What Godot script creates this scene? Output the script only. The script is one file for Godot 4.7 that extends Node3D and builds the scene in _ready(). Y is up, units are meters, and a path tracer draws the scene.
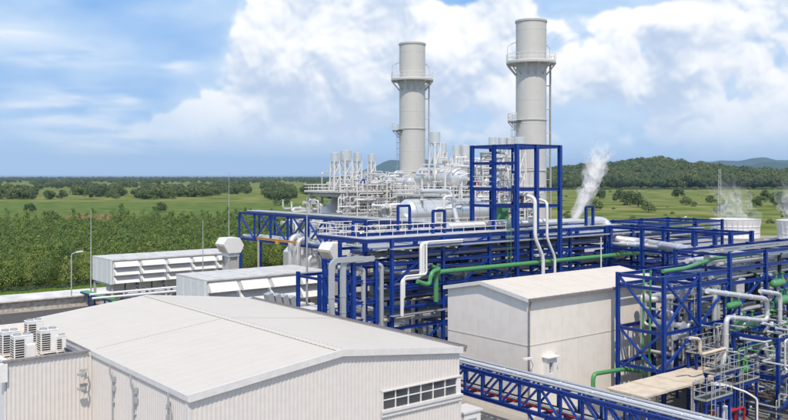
extends Node3D
# Coordinates: X runs along the plant's grid to the far right, n (= -Z) to the far left, h is height; V(X, h, n) makes a point.
const F := 837.0          # focal length in photo pixels
const CAMH := 18.0
const SA := 0.7793        # sin and cos of the angle between the view and the X axis
const CA := 0.6266
var M := {}
var taken := {}
var rng := RandomNumberGenerator.new()
var BOX: ArrayMesh
var IBEAM: ArrayMesh

class MB:
	var v := PackedVector3Array()
	var nn := PackedVector3Array()
	var cc := PackedColorArray()
	var col := Color(1, 1, 1)
	func tri(a, b, c, na, nb, nc):
		var g = (c - a).cross(b - a)
		v.append(a); nn.append(na); cc.append(col)
		if g.dot(na + nb + nc) < 0.0:
			v.append(c); nn.append(nc); v.append(b); nn.append(nb)
		else:
			v.append(b); nn.append(nb); v.append(c); nn.append(nc)
		cc.append(col); cc.append(col)
	func q(a, b, c, d, out):       # flat quad, facing the way of out
		var g = (c - a).cross(b - a).normalized()
		if g.dot(out) < 0.0:
			g = -g
		tri(a, b, c, g, g, g)
		tri(a, c, d, g, g, g)
	func t3(a, b, c, out):
		var g = (c - a).cross(b - a).normalized()
		if g.dot(out) < 0.0:
			g = -g
		tri(a, b, c, g, g, g)
	func hexa(p):                  # eight corners: four below, four above, in ring order
		var m = Vector3.ZERO
		for x in p: m += x / 8.0
		for f in [[0, 1, 2, 3], [4, 5, 6, 7], [0, 1, 5, 4], [1, 2, 6, 5], [2, 3, 7, 6], [3, 0, 4, 7]]:
			q(p[f[0]], p[f[1]], p[f[2]], p[f[3]], (p[f[0]] + p[f[1]] + p[f[2]] + p[f[3]]) / 4.0 - m)
	func box(lo, hi):
		hexa([Vector3(lo.x, lo.y, lo.z), Vector3(hi.x, lo.y, lo.z), Vector3(hi.x, lo.y, hi.z), Vector3(lo.x, lo.y, hi.z), Vector3(lo.x, hi.y, lo.z), Vector3(hi.x, hi.y, lo.z), Vector3(hi.x, hi.y, hi.z), Vector3(lo.x, hi.y, hi.z)])
	func bar(a, b, w, h):          # square bar from a to b
		var z = (b - a).normalized()
		var x = (Vector3.UP.cross(z) if absf(z.y) < 0.99 else Vector3.RIGHT).normalized()
		var y = z.cross(x)
		x *= w / 2.0
		y *= h / 2.0
		hexa([a - x - y, a + x - y, a + x + y, a - x + y, b - x - y, b + x - y, b + x + y, b - x + y])
	func rod(a, b, r0, r1 = -1.0, sides = 6, caps = true):
		if r1 < 0.0: r1 = r0
		var z = (b - a).normalized()
		var x = (Vector3.UP.cross(z) if absf(z.y) < 0.99 else Vector3.RIGHT).normalized()
		var y = z.cross(x)
		for k in sides:
			var d0 = x * cos(TAU * k / sides) + y * sin(TAU * k / sides)
			var d1 = x * cos(TAU * (k + 1) / sides) + y * sin(TAU * (k + 1) / sides)
			tri(a + d0 * r0, a + d1 * r0, b + d1 * r1, d0, d1, d1)
			if r1 > 0.001: tri(a + d0 * r0, b + d1 * r1, b + d0 * r1, d0, d1, d0)
			if caps:
				tri(a, a + d0 * r0, a + d1 * r0, -z, -z, -z)
				if r1 > 0.001: tri(b, b + d0 * r1, b + d1 * r1, z, z, z)
	func lathe(o, axis, prof, sides = 24):     # prof: [along, radius] pairs
		var z = axis.normalized()
		var x = (Vector3.UP.cross(z) if absf(z.y) < 0.99 else Vector3.RIGHT).normalized()
		var y = z.cross(x)
		for s in prof.size() - 1:
			var p0 = prof[s]
			var p1 = prof[s + 1]
			var dl = p1[0] - p0[0]
			var dr = p1[1] - p0[1]
			for k in sides:
				var d0 = x * cos(TAU * k / sides) + y * sin(TAU * k / sides)
				var d1 = x * cos(TAU * (k + 1) / sides) + y * sin(TAU * (k + 1) / sides)
				var n0 = (d0 * dl - z * dr).normalized()
				var n1 = (d1 * dl - z * dr).normalized()
				var a = o + z * p0[0] + d0 * p0[1]
				var b = o + z * p0[0] + d1 * p0[1]
				var c = o + z * p1[0] + d1 * p1[1]
				var d = o + z * p1[0] + d0 * p1[1]
				if p0[1] > 0.0005: tri(a, b, c, n0, n1, n1)
				if p1[1] > 0.0005: tri(a, c, d, n0, n1, n0)
	func tube(pts, r, sides = 10, bend = -1.0):
		if bend < 0.0: bend = r * 3.0
		var path = [pts[0]]
		for k in range(1, pts.size() - 1):
			var a = pts[k] - pts[k - 1]
			var b = pts[k + 1] - pts[k]
			var l = minf(bend, minf(a.length(), b.length()) * 0.48)
			var s = pts[k] - a.normalized() * l
			var e = pts[k] + b.normalized() * l
			for j in 6:
				var t = j / 5.0
				path.append(s.lerp(pts[k], t).lerp(pts[k].lerp(e, t), t))
		path.append(pts[pts.size() - 1])
		var tan = (path[1] - path[0]).normalized()
		var x = (Vector3.UP.cross(tan) if absf(tan.y) < 0.99 else Vector3.RIGHT).normalized()
		var prev = []
		for k in path.size():
			var t = (path[mini(k + 1, path.size() - 1)] - path[maxi(k - 1, 0)]).normalized()
			x = (x - t * x.dot(t)).normalized()
			var y = t.cross(x)
			var ring = []
			for j in sides:
				ring.append(x * cos(TAU * j / sides) + y * sin(TAU * j / sides))
			if k > 0:
				var p0 = path[k - 1]
				var p1 = path[k]
				for j in sides:
					var m = (j + 1) % sides
					tri(p0 + prev[j] * r, p0 + prev[m] * r, p1 + ring[m] * r, prev[j], prev[m], ring[m])
					tri(p0 + prev[j] * r, p1 + ring[m] * r, p1 + ring[j] * r, prev[j], ring[m], ring[j])
			if k == 0 or k == path.size() - 1:
				var o = -t if k == 0 else t
				for j in sides:
					tri(path[k], path[k] + ring[j] * r, path[k] + ring[(j + 1) % sides] * r, o, o, o)
			prev = ring
	func rail(pts, high = 1.1, step = 1.6, r = 0.03):     # handrail, knee rail, toe board and stanchions
		for k in pts.size() - 1:
			var a = pts[k]
			var b = pts[k + 1]
			for y in [high, high * 0.52]:
				rod(a + Vector3.UP * y, b + Vector3.UP * y, r, r, 4, false)
			bar(a + Vector3.UP * 0.07, b + Vector3.UP * 0.07, 0.02, 0.13)
			var c = maxi(1, roundi(a.distance_to(b) / step))
			for j in c + 1:
				var p = a.lerp(b, float(j) / c)
				rod(p, p + Vector3.UP * high, r, r, 4, false)
	func ladder(a, b, side):
		rod(a - side * 0.22, b - side * 0.22, 0.03, 0.03, 4, false)
		rod(a + side * 0.22, b + side * 0.22, 0.03, 0.03, 4, false)
		var c = int(a.distance_to(b) / 0.35)
		for j in c:
			var p = a.lerp(b, (j + 0.5) / c)
			rod(p - side * 0.22, p + side * 0.22, 0.015, 0.015, 4, false)
	static func new_box(c) -> MB:
		var m = MB.new()
		m.box(c[0], c[1])
		return m
	func mesh(colors = false) -> ArrayMesh:
		var a = []
		a.resize(Mesh.ARRAY_MAX)
		a[Mesh.ARRAY_VERTEX] = v
		a[Mesh.ARRAY_NORMAL] = nn
		if colors: a[Mesh.ARRAY_COLOR] = cc
		var m = ArrayMesh.new()
		m.add_surface_from_arrays(Mesh.PRIMITIVE_TRIANGLES, a)
		return m

func V(x, h, n) -> Vector3:
	return Vector3(x, h, -n)
# where a photo column or row meets the plane of a thing
func gx(px, n) -> float:
	var k = (px - 394.0) / F
	return n * (CA + k * SA) / (SA - k * CA)
func gn(px, x) -> float:
	var k = (px - 394.0) / F
	return x * (SA - k * CA) / (CA + k * SA)
func dep(x, n) -> float:
	return CA * x + SA * n
func hy(py, x, n) -> float:
	return CAMH - (py - 176.0) * dep(x, n) / F
func rd(px, d) -> Vector2:       # (X, n) of a column at a depth
	var r = (px - 394.0) / F * d
	return Vector2(CA * d + SA * r, SA * d - CA * r)

func org(o) -> Vector3:
	var p = Vector3.ZERO
	while o != self and o != null:
		p += o.position
		o = o.get_parent()
	return p
func numbered(called) -> String:
	var k = taken.get(called, 0)
	taken[called] = k + 1
	return called if k == 0 else "%s_%03d" % [called, k]
func thing(called, label, category, at = Vector3.ZERO, group = "") -> Node3D:
	var o = Node3D.new()
	o.name = numbered(called)
	add_child(o)
	o.position = at
	tag(o, label, category, group)
	return o
func tag(o, label, category, group = ""):
	o.set_meta("label", label)
	o.set_meta("category", category)
	if group != "": o.set_meta("group", group)
	return o
func part(parent, called, mb, mat, shared = null) -> MeshInstance3D:   # mb in world coordinates
	var o = MeshInstance3D.new()
	o.name = called
	if mb is MB:
		var b = org(parent)
		if b != Vector3.ZERO:
			for k in mb.v.size(): mb.v[k] -= b
		o.mesh = mb.mesh()
	else:
		o.mesh = mb
	o.material_override = mat
	parent.add_child(o, true)
	return o
func solo(called, label, category, at, mb, mat, group = "") -> MeshInstance3D:   # a thing that is one mesh
	var o = MeshInstance3D.new()
	o.name = numbered(called)
	for k in mb.v.size(): mb.v[k] -= at
	o.mesh = mb.mesh()
	o.material_override = mat
	add_child(o)
	o.position = at
	tag(o, label, category, group)
	return o
func setting(called, mb, mat) -> MeshInstance3D:
	var o = MeshInstance3D.new()
	o.name = numbered(called)
	o.mesh = mb.mesh()
	o.material_override = mat
	o.set_meta("kind", "structure")
	add_child(o)
	return o
func beam(parent, called, a, b, w, h, mat, shape = null) -> MeshInstance3D:
	var o = MeshInstance3D.new()
	o.name = called
	o.mesh = shape if shape else IBEAM
	o.material_override = mat
	var z = (b - a).normalized()
	var x = (Vector3.UP.cross(z) if absf(z.y) < 0.99 else Vector3.RIGHT).normalized()
	var y = z.cross(x)
	o.transform = Transform3D(Basis(x * w, y * h, z * a.distance_to(b)), (a + b) / 2.0 - org(parent))
	parent.add_child(o, true)
	return o
func brick(parent, called, lo, hi, mat) -> MeshInstance3D:     # an upright box from the shared unit box
	var o = MeshInstance3D.new()
	o.name = called
	o.mesh = BOX
	o.material_override = mat
	o.transform = Transform3D(Basis.from_scale(hi - lo), (lo + hi) / 2.0 - org(parent))
	parent.add_child(o, true)
	return o
func B(x0, h0, n0, x1, h1, n1) -> Array:
	return [Vector3(minf(x0, x1), minf(h0, h1), -maxf(n0, n1)), Vector3(maxf(x0, x1), maxf(h0, h1), -minf(n0, n1))]
func slab(parent, called, x0, h0, n0, x1, h1, n1, mat):
	var c = B(x0, h0, n0, x1, h1, n1)
	return brick(parent, called, c[0], c[1], mat)
func ground_sheet(called, poly, h, mat):
	var mb = MB.new()
	var pts = PackedVector2Array()
	for p in poly: pts.append(Vector2(p[0], p[1]))
	var t = Geometry2D.triangulate_polygon(pts)
	for k in range(0, t.size(), 3):
		mb.t3(V(pts[t[k]].x, h, pts[t[k]].y), V(pts[t[k + 1]].x, h, pts[t[k + 1]].y), V(pts[t[k + 2]].x, h, pts[t[k + 2]].y), Vector3.UP)
	return setting(called, mb, mat)

# ---------------------------------------------------------------- materials
func noise(freq, oct = 4, sd = 1, kind = FastNoiseLite.TYPE_SIMPLEX_SMOOTH) -> FastNoiseLite:
	var f = FastNoiseLite.new()
	f.noise_type = kind
	f.seed = sd
	f.frequency = freq
	f.fractal_octaves = oct
	return f
func ntex(freq, stops, sd = 1, oct = 5, size = 512) -> NoiseTexture2D:
	var t = NoiseTexture2D.new()
	t.width = size
	t.height = size
	t.seamless = true
	t.noise = noise(freq, oct, sd)
	var g = Gradient.new()
	g.offsets = PackedFloat32Array(stops.map(func(s): return s[0]))
	g.colors = PackedColorArray(stops.map(func(s): return s[1]))
	t.color_ramp = g
	return t
func mat(name, rough, metal = 0.0, tex = null, metres = 8.0, col = Color.WHITE) -> StandardMaterial3D:
	var m = StandardMaterial3D.new()
	m.albedo_color = col
	m.roughness = rough
	m.metallic = metal
	if tex:
		m.albedo_texture = tex
		m.uv1_triplanar = true
		m.uv1_world_triplanar = true
		m.uv1_scale = Vector3.ONE / metres
	M[name] = m
	return m
func G(v, t = 0.0) -> Color:      # grey, warmer with t
	return Color(v * (1.0 + t), v, v * (1.0 - t))
func tone(c: Color, k) -> Color:
	return Color(c.r * k, c.g * k, c.b * k)
func two(c: Color, lo, hi, a = 0.3, b = 0.7) -> Array:
	return [[a, tone(c, lo)], [b, tone(c, hi)]]
func relief(m, freq, cm, metres, sd = 9):
	var t = NoiseTexture2D.new()
	t.width = 512
	t.height = 512
	t.seamless = true
	t.noise = noise(freq, 5, sd)
	m.heightmap_enabled = true
	m.heightmap_texture = t
	m.heightmap_scale = cm

func materials():
	mat("roof", 0.55, 0.0, ntex(0.012, [[0.15, Color(0.788, 0.762, 0.712)], [0.5, Color(0.797, 0.771, 0.721)], [0.8, Color(0.80, 0.774, 0.726)]], 3), 17.0)
	mat("panel", 0.5, 0.0, ntex(0.02, [[0.2, Color(0.825, 0.805, 0.785)], [0.7, Color(0.845, 0.825, 0.805)]], 4), 7.0)
	mat("flash", 0.45, 0.0, ntex(0.02, two(Color(0.85, 0.84, 0.83), 0.97, 1.0), 5), 6.0)
	mat("gutter", 0.5, 0.2, ntex(0.03, two(Color(0.56, 0.54, 0.53), 0.85, 1.05), 6), 3.0)
	mat("beige", 0.6, 0.0, ntex(0.015, [[0.2, Color(0.89, 0.86, 0.82)], [0.5, Color(0.905, 0.88, 0.84)], [0.8, Color(0.91, 0.885, 0.85)]], 7), 9.0)
	mat("beigeroof", 0.6, 0.0, ntex(0.008, [[0.2, Color(0.80, 0.765, 0.71)], [0.6, Color(0.82, 0.79, 0.74)]], 8, 4), 9.0)
	mat("blue", 0.4, 0.0, ntex(0.03, [[0.25, Color(0.06, 0.20, 0.50)], [0.55, Color(0.075, 0.23, 0.56)], [0.8, Color(0.11, 0.27, 0.59)]], 9), 4.0)
	mat("silver", 0.33, 0.6, ntex(0.03, [[0.25, Color(0.86, 0.86, 0.85)], [0.7, Color(0.93, 0.925, 0.915)]], 10), 3.0)
	mat("galv", 0.45, 0.35, ntex(0.04, [[0.25, Color(0.66, 0.675, 0.68)], [0.7, Color(0.75, 0.76, 0.76)]], 11), 2.0)
	mat("steelgrey", 0.5, 0.2, ntex(0.03, [[0.25, Color(0.70, 0.695, 0.68)], [0.7, Color(0.78, 0.775, 0.76)]], 12), 4.0)
	mat("stack", 0.5, 0.15, ntex(0.02, [[0.2, Color(0.78, 0.77, 0.75)], [0.7, Color(0.795, 0.785, 0.765)]], 13), 12.0)
	mat("white", 0.45, 0.0, ntex(0.02, [[0.25, Color(0.865, 0.86, 0.85)], [0.7, Color(0.89, 0.885, 0.875)]], 14), 6.0)
	mat("filter", 0.5, 0.0, ntex(0.02, [[0.2, Color(0.80, 0.815, 0.81)], [0.7, Color(0.83, 0.84, 0.835)]], 15), 9.0)
	mat("filterroof", 0.65, 0.0, ntex(0.015, [[0.2, Color(0.72, 0.71, 0.69)], [0.5, Color(0.78, 0.775, 0.755)], [0.8, Color(0.80, 0.795, 0.78)]], 16), 12.0)
	mat("green", 0.35, 0.0, ntex(0.03, two(Color(0.33, 0.585, 0.37), 0.93, 1.04), 17), 3.0)
	mat("red", 0.45, 0.0, null, 1.0, Color(0.62, 0.10, 0.09))
	mat("orange", 0.5, 0.0, null, 1.0, Color(0.85, 0.25, 0.08))
	mat("yellow", 0.5, 0.0, null, 1.0, Color(0.82, 0.62, 0.16))
	mat("valveblue", 0.5, 0.0, null, 1.0, Color(0.12, 0.35, 0.72))
	mat("dark", 0.6, 0.2, null, 1.0, Color(0.16, 0.165, 0.17))
	mat("tan", 0.7, 0.0, ntex(0.008, [[0.25, Color(0.78, 0.72, 0.63)], [0.7, Color(0.83, 0.775, 0.69)]], 18, 4), 5.0)
	mat("brownpipe", 0.55, 0.0, null, 1.0, Color(0.33, 0.29, 0.26))
	mat("concrete", 0.9, 0.0, ntex(0.01, [[0.2, Color(0.56, 0.545, 0.52)], [0.5, Color(0.60, 0.585, 0.56)], [0.8, Color(0.63, 0.615, 0.59)]], 19), 33.0)
	mat("gravel", 0.95, 0.0, ntex(0.06, [[0.2, Color(0.30, 0.29, 0.28)], [0.5, Color(0.42, 0.41, 0.39)], [0.8, Color(0.50, 0.48, 0.46)]], 20), 5.0)
	mat("asphalt", 0.9, 0.0, ntex(0.03, [[0.2, Color(0.27, 0.26, 0.25)], [0.8, Color(0.36, 0.345, 0.33)]], 21), 8.0)
	mat("paving", 0.85, 0.0, ntex(0.012, [[0.2, Color(0.76, 0.75, 0.73)], [0.8, Color(0.86, 0.855, 0.84)]], 22), 25.0)
	mat("oldwall", 0.9, 0.0, ntex(0.02, [[0.2, Color(0.62, 0.59, 0.55)], [0.5, Color(0.72, 0.69, 0.65)], [0.8, Color(0.77, 0.74, 0.70)]], 23), 7.0)
	mat("verge", 0.95, 0.0, ntex(0.02, [[0.2, Color(0.25, 0.33, 0.12)], [0.8, Color(0.42, 0.50, 0.22)]], 24), 6.0)
	mat("field", 0.95, 0.0, ntex(0.008, [[0.2, Color(0.32, 0.38, 0.19)], [0.4, Color(0.39, 0.44, 0.23)], [0.6, Color(0.45, 0.48, 0.27)], [0.85, Color(0.54, 0.52, 0.34)]], 25, 6, 1024), 300.0)
	mat("cane", 0.95, 0.0, ntex(0.015, [[0.2, Color(0.31, 0.39, 0.20)], [0.5, Color(0.37, 0.44, 0.23)], [0.8, Color(0.43, 0.47, 0.27)]], 26, 5), 110.0)
	mat("soil", 0.95, 0.0, ntex(0.02, [[0.2, Color(0.46, 0.37, 0.25)], [0.8, Color(0.58, 0.47, 0.33)]], 27), 40.0)
	mat("under", 0.95, 0.0, ntex(0.03, [[0.2, Color(0.18, 0.22, 0.09)], [0.8, Color(0.30, 0.34, 0.15)]], 28), 10.0)
	mat("wood", 0.95, 0.0, ntex(0.03, [[0.2, Color(0.16, 0.23, 0.11)], [0.8, Color(0.25, 0.33, 0.16)]], 29), 60.0)
	mat("bark", 0.9, 0.0, ntex(0.05, [[0.2, Color(0.30, 0.25, 0.20)], [0.8, Color(0.45, 0.40, 0.33)]], 30), 2.0)
	var g = mat("glass", 0.06, 0.0, null, 1.0, Color(0.55, 0.58, 0.60, 0.12))
	g.transparency = BaseMaterial3D.TRANSPARENCY_ALPHA
	for k in ["field", "cane", "soil", "under", "wood", "verge"]: M[k].metallic_specular = 0.05
	for l in [["leaf", Color(1, 1, 1)]]:
		var m = mat(l[0], 0.75, 0.0, null, 1.0, l[1])
		m.vertex_color_use_as_albedo = true
		m.backlight_enabled = true
		m.backlight = Color(0.35, 0.42, 0.18)
		m.cull_mode = BaseMaterial3D.CULL_DISABLED

func shapes():
	var b = MB.new()
	b.box(Vector3(-0.5, -0.5, -0.5), Vector3(0.5, 0.5, 0.5))
	BOX = b.mesh()
	var i = MB.new()
	var p = [Vector2(-0.5, -0.5), Vector2(0.5, -0.5), Vector2(0.5, -0.40), Vector2(0.06, -0.40), Vector2(0.06, 0.40), Vector2(0.5, 0.40), Vector2(0.5, 0.5), Vector2(-0.5, 0.5), Vector2(-0.5, 0.40), Vector2(-0.06, 0.40), Vector2(-0.06, -0.40), Vector2(-0.5, -0.40)]
	var c2 = Vector3.ZERO
	for k in p.size():
		var a = p[k]
		var d = p[(k + 1) % p.size()]
		var o = Vector3(d.y - a.y, a.x - d.x, 0)
		i.q(Vector3(a.x, a.y, -0.5), Vector3(d.x, d.y, -0.5), Vector3(d.x, d.y, 0.5), Vector3(a.x, a.y, 0.5), o)
	for z in [-0.5, 0.5]:
		var o = Vector3(0, 0, z)
		for f in [[0, 1, 2, 11], [10, 3, 4, 9], [8, 5, 6, 7]]:
			i.q(Vector3(p[f[0]].x, p[f[0]].y, z), Vector3(p[f[1]].x, p[f[1]].y, z), Vector3(p[f[2]].x, p[f[2]].y, z), Vector3(p[f[3]].x, p[f[3]].y, z), o)
	IBEAM = i.mesh()

# ---------------------------------------------------------------- sky
var nA: FastNoiseLite
var nB: FastNoiseLite
var nC: FastNoiseLite
var nD: FastNoiseLite
func bump(x, y, cx, cy, sx, sy) -> float:
	var a = (x - cx) / sx
	var b = (y - cy) / sy
	return exp(-a * a - b * b)
func cloud(dir: Vector3, px, py, inside, fine: bool) -> float:
	var w = Vector3(nC.get_noise_3dv(dir * 11.0), nC.get_noise_3dv(dir * 11.0 + Vector3(9, 3, 1)), nC.get_noise_3dv(dir * 11.0 + Vector3(-4, 7, 5))) * 0.013
	var p = dir + w
	var puff = -nA.get_noise_3dv(p * 12.0) - 0.62          # cell centres stand out as heads
	var fbm = nD.get_noise_3dv(p * 7.0)
	var small = 0.0
	if fine:
		small = -nB.get_noise_3dv((p + w * 0.3) * 38.0) - 0.62
	var cov = 0.05 + 0.75 * nC.get_noise_3dv(dir * 3.1 + Vector3(3, 0, 2))
	if inside > 0.0:
		var c = -0.50 + 0.95 * smoothstep(150.0, 268.0, px + (py - 60.0) * 0.35)
		c -= 0.95 * bump(px, py, 632, -4, 66, 15) + 0.50 * bump(px, py, 645, 46, 18, 24) + 0.8 * bump(px, py, 448, -6, 24, 9)
		c -= 0.42 * bump(px, py, 610, 116, 60, 20) + 0.12 * bump(px, py, 735, 88, 26, 14) + 0.35 * bump(px, py, 470, 118, 40, 12)
		c += 0.74 * bump(px, py, 150, 128, 80, 22) + 0.20 * bump(px, py, 330, 60, 120, 70) + 0.22 * bump(px, py, 700, 40, 70, 50)
		c -= 0.50 * smoothstep(135.0, 170.0, py)
		cov = lerpf(cov, c, inside)
	return cov + 0.70 * puff + 0.30 * small + 0.50 * fbm
func sky_color(dir: Vector3, fwd: Vector3, rgt: Vector3) -> Color:
	var el = asin(clampf(dir.y, -1, 1))
	var d = dir.dot(fwd)
	var px = -4000.0
	var py = -4000.0
	var inside = 0.0
	if d > 0.2:
		px = 394.0 + F * dir.dot(rgt) / d
		py = 176.0 - F * dir.y / d
		inside = smoothstep(-220.0, -60.0, px) * (1.0 - smoothstep(850.0, 1010.0, px)) * smoothstep(-190.0, -60.0, py)
	var e = clampf(rad_to_deg(el), 0.0, 90.0)
	var blue = Color(0.74, 0.85, 0.96).lerp(Color(0.61, 0.755, 0.925), smoothstep(0.0, 6.5, e)).lerp(Color(0.50, 0.68, 0.905), smoothstep(6.0, 14.0, e)).lerp(Color(0.32, 0.52, 0.83), smoothstep(13.0, 70.0, e))
	# thin veil of high cloud and haze
	var veil = clampf(0.26 + 0.8 * nD.get_noise_3dv(Vector3(dir.x, dir.y * 2.4, dir.z) * 4.5 + Vector3(5, 1, 2)), 0.0, 0.75)
	blue = blue.lerp(Color(0.86, 0.915, 0.97), veil * smoothstep(0.4, 3.0, e) * (1.0 - 0.5 * smoothstep(20.0, 60.0, e)))
	if inside > 0.0:      # wind-drawn wisps away from the heaps
		var st = clampf(0.45 + 1.5 * nD.get_noise_3dv(Vector3(dir.x * 9.0, dir.y * 60.0, dir.z * 9.0)), 0.0, 1.0)
		var wsp = 0.95 * bump(px, py, 70, 57, 62, 10) + 0.8 * bump(px, py, 179, 67, 20, 7) + 0.85 * bump(px, py, 8, 31, 42, 10) + 1.0 * bump(px, py, 60, 108, 70, 20) + 0.8 * bump(px, py, 120, 140, 80, 14) + 0.5 * bump(px, py, 130, 98, 14, 7)
		blue = blue.lerp(Color(0.93, 0.95, 0.98), clampf(wsp * st, 0.0, 0.85) * inside)
	var t = cloud(dir, px, py, inside, true)
	if t <= -0.10: return blue
	var to = (dir + (Vector3.UP * 0.85 + rgt * 0.30) * 0.0065).normalized()
	var t2 = cloud(to, px + 2.0, py - 5.0, inside, true)
	var mid = (dir + (Vector3.UP * 0.9 + rgt * 0.3) * 0.020).normalized()
	var t3 = cloud(mid, px + 5.0, py - 16.0, inside, false)
	var wide = (dir + (Vector3.UP * 0.95 + rgt * 0.3) * 0.06).normalized()
	var t4 = cloud(wide, px + 15.0, py - 48.0, inside, false)
	var lit = clampf(0.79 + 1.25 * (t - t2) + 0.85 * (t - t3) - 0.42 * clampf(t4, -0.3, 0.8), 0.0, 1.0)
	var cl = Color(0.74, 0.805, 0.90).lerp(Color(0.995, 0.995, 0.995), smoothstep(0.15, 0.95, lit))
	cl = cl.lerp(Color(0.82, 0.885, 0.96), 0.72 * (1.0 - smoothstep(1.0, 7.0, e)))
	var a = 0.30 * smoothstep(-0.10, 0.08, t) + 0.70 * smoothstep(0.02, 0.15, t)
	a *= lerpf(1.0, lerpf(0.55, 1.0, smoothstep(110.0, 240.0, px)), inside)
	return blue.lerp(cl, a * (0.30 + 0.70 * smoothstep(0.6, 3.2, e)))
func sky_image(fwd: Vector3, rgt: Vector3) -> Image:
	nA = noise(1.0, 3, 11, FastNoiseLite.TYPE_CELLULAR)
	nA.cellular_return_type = FastNoiseLite.RETURN_DISTANCE
	nB = noise(1.0, 3, 12, FastNoiseLite.TYPE_CELLULAR)
	nB.cellular_return_type = FastNoiseLite.RETURN_DISTANCE
	nC = noise(1.0, 3, 13)
	nD = noise(1.0, 5, 14)
	var low = Image.create(1024, 512, false, Image.FORMAT_RGB8)
	low.fill(Color(0.50, 0.54, 0.52))
	for y in 257:
		for x in 1024:
			low.set_pixel(x, y, sky_color(pano(x + 0.5, y + 0.5, 1024.0), fwd, rgt))
	low.resize(4096, 2048, Image.INTERPOLATE_CUBIC)
	var c = fposmod(atan2(fwd.x, -fwd.z) / TAU, 1.0) * 4096.0
	for y in range(800, 1024):
		for x in range(int(c) - 330, int(c) + 330):
			low.set_pixel(posmod(x, 4096), y, sky_color(pano(x + 0.5, y + 0.5, 4096.0), fwd, rgt))
	return low
func pano(x, y, w) -> Vector3:       # direction of a pixel of Godot's panorama
	var th = PI * y / (w / 2.0)
	var ph = TAU * (x / w)
	return Vector3(sin(ph) * sin(th), cos(th), -cos(ph) * sin(th))

func view():
	var fwd = Vector3(CA, 0, -SA)
	var rgt = Vector3(SA, 0, CA)
	var cam = Camera3D.new()
	cam.name = "camera"
	cam.projection = Camera3D.PROJECTION_FRUSTUM
	cam.near = 0.2
	cam.far = 40000.0
	cam.size = cam.near * 420.0 / F
	cam.frustum_offset = Vector2(0, -cam.near * 34.0 / F)
	cam.transform = Transform3D(Basis(rgt, Vector3.UP, -fwd), Vector3(0, CAMH, 0))
	add_child(cam)
	cam.current = true
	var sun = DirectionalLight3D.new()
	sun.name = "sun"
	sun.light_energy = 1.15
	sun.light_color = Color(1.0, 0.95, 0.88)
	sun.light_angular_distance = 0.53
	sun.shadow_enabled = true
	add_child(sun)
	var towards = (Vector3(-0.46, 0, 0) + Vector3(0, 0, 1) * 0.68 + Vector3.UP * 1.2).normalized()
	sun.basis = Basis.looking_at(-towards, Vector3(1, 0, 0))
	var env = Environment.new()
	env.background_mode = Environment.BG_SKY
	var sky = Sky.new()
	var sm = PanoramaSkyMaterial.new()
	sm.panorama = ImageTexture.create_from_image(sky_image(fwd, rgt))
	sm.energy_multiplier = 1.0
	sky.sky_material = sm
	env.sky = sky
	env.tonemap_mode = Environment.TONE_MAPPER_LINEAR
	env.tonemap_exposure = 1.12
	env.sdfgi_enabled = true
	env.ssao_enabled = true
	env.ssil_enabled = true
	env.fog_enabled = true
	env.fog_density = 0.00006
	env.fog_light_color = Color(0.72, 0.86, 1.0)
	var we = WorldEnvironment.new()
	we.name = "environment"
	we.environment = env
	add_child(we)

# ---------------------------------------------------------------- plants
func leaf_card(mb, p, out, size, c, lean = Vector3.ZERO):
	var a = (out * 0.7 + Vector3(rng.randf_range(-1, 1), rng.randf_range(-0.3, 1), rng.randf_range(-1, 1)) * 0.75).normalized()
	var x = a.cross(Vector3(rng.randf_range(-1, 1), rng.randf_range(-1, 1), rng.randf_range(-1, 1))).normalized() * size
	var y = a.cross(x).normalized() * size * rng.randf_range(0.45, 0.75)
	mb.col = c
	var n = (a * 0.5 + out * 0.5 + lean + Vector3.UP * 0.15).normalized()
	var f = rng.randf_range(-0.4, 0.4)
	mb.tri(p - x, p + y + x * f, p + x, n, n, n)
	mb.tri(p - x, p + x, p - y - x * f, n, n, n)
func tint(c: Color, spread) -> Color:
	var k = rng.randf_range(1.0 - spread, 1.0 + spread)
	return Color(c.r * k * rng.randf_range(0.9, 1.12), c.g * k, c.b * k * rng.randf_range(0.85, 1.15))
func crown_clumps(blobs, count, size, c: Color, skin = 0.28) -> ArrayMesh:      # blobs: [centre, radii]; leaf sprays on and in each clump
	var mb = MB.new()
	for b in blobs:
		var cb = tint(c, 0.14)
		for k in count:
			var d = Vector3(rng.randfn(), rng.randfn(), rng.randfn()).normalized()
			if d.y < -0.5 and rng.randf() < 0.6: d.y = -d.y
			var rr = pow(rng.randf(), skin) * rng.randf_range(0.85, 1.12)
			var p = b[0] + d * b[1] * rr
			leaf_card(mb, p, d, size * rng.randf_range(0.6, 1.3), tint(cb, 0.16), (Vector3(p.x, 0, p.z).normalized() * 0.7 + Vector3.UP * 0.25) if skin < 0.2 else Vector3.ZERO)
	return mb.mesh(true)
func young_crown(c: Color, tall) -> ArrayMesh:      # narrow plantation crown in loose tiers
	var blobs = []
	var y = tall * 0.22
	while y < tall * 0.98:
		var t = y / tall
		var r = tall * 0.25 * pow(1.0 - t, 0.62) + 0.14
		for k in (3 if t < 0.75 else 1):
			var a = rng.randf() * TAU
			blobs.append([Vector3(cos(a) * r * 0.6, y + rng.randf_range(-0.2, 0.2), sin(a) * r * 0.6), Vector3(r, r * 0.75, r) * rng.randf_range(0.65, 1.0)])
		y += tall * 0.12
	return crown_clumps(blobs, 130, 0.10, c, 0.14)
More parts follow.
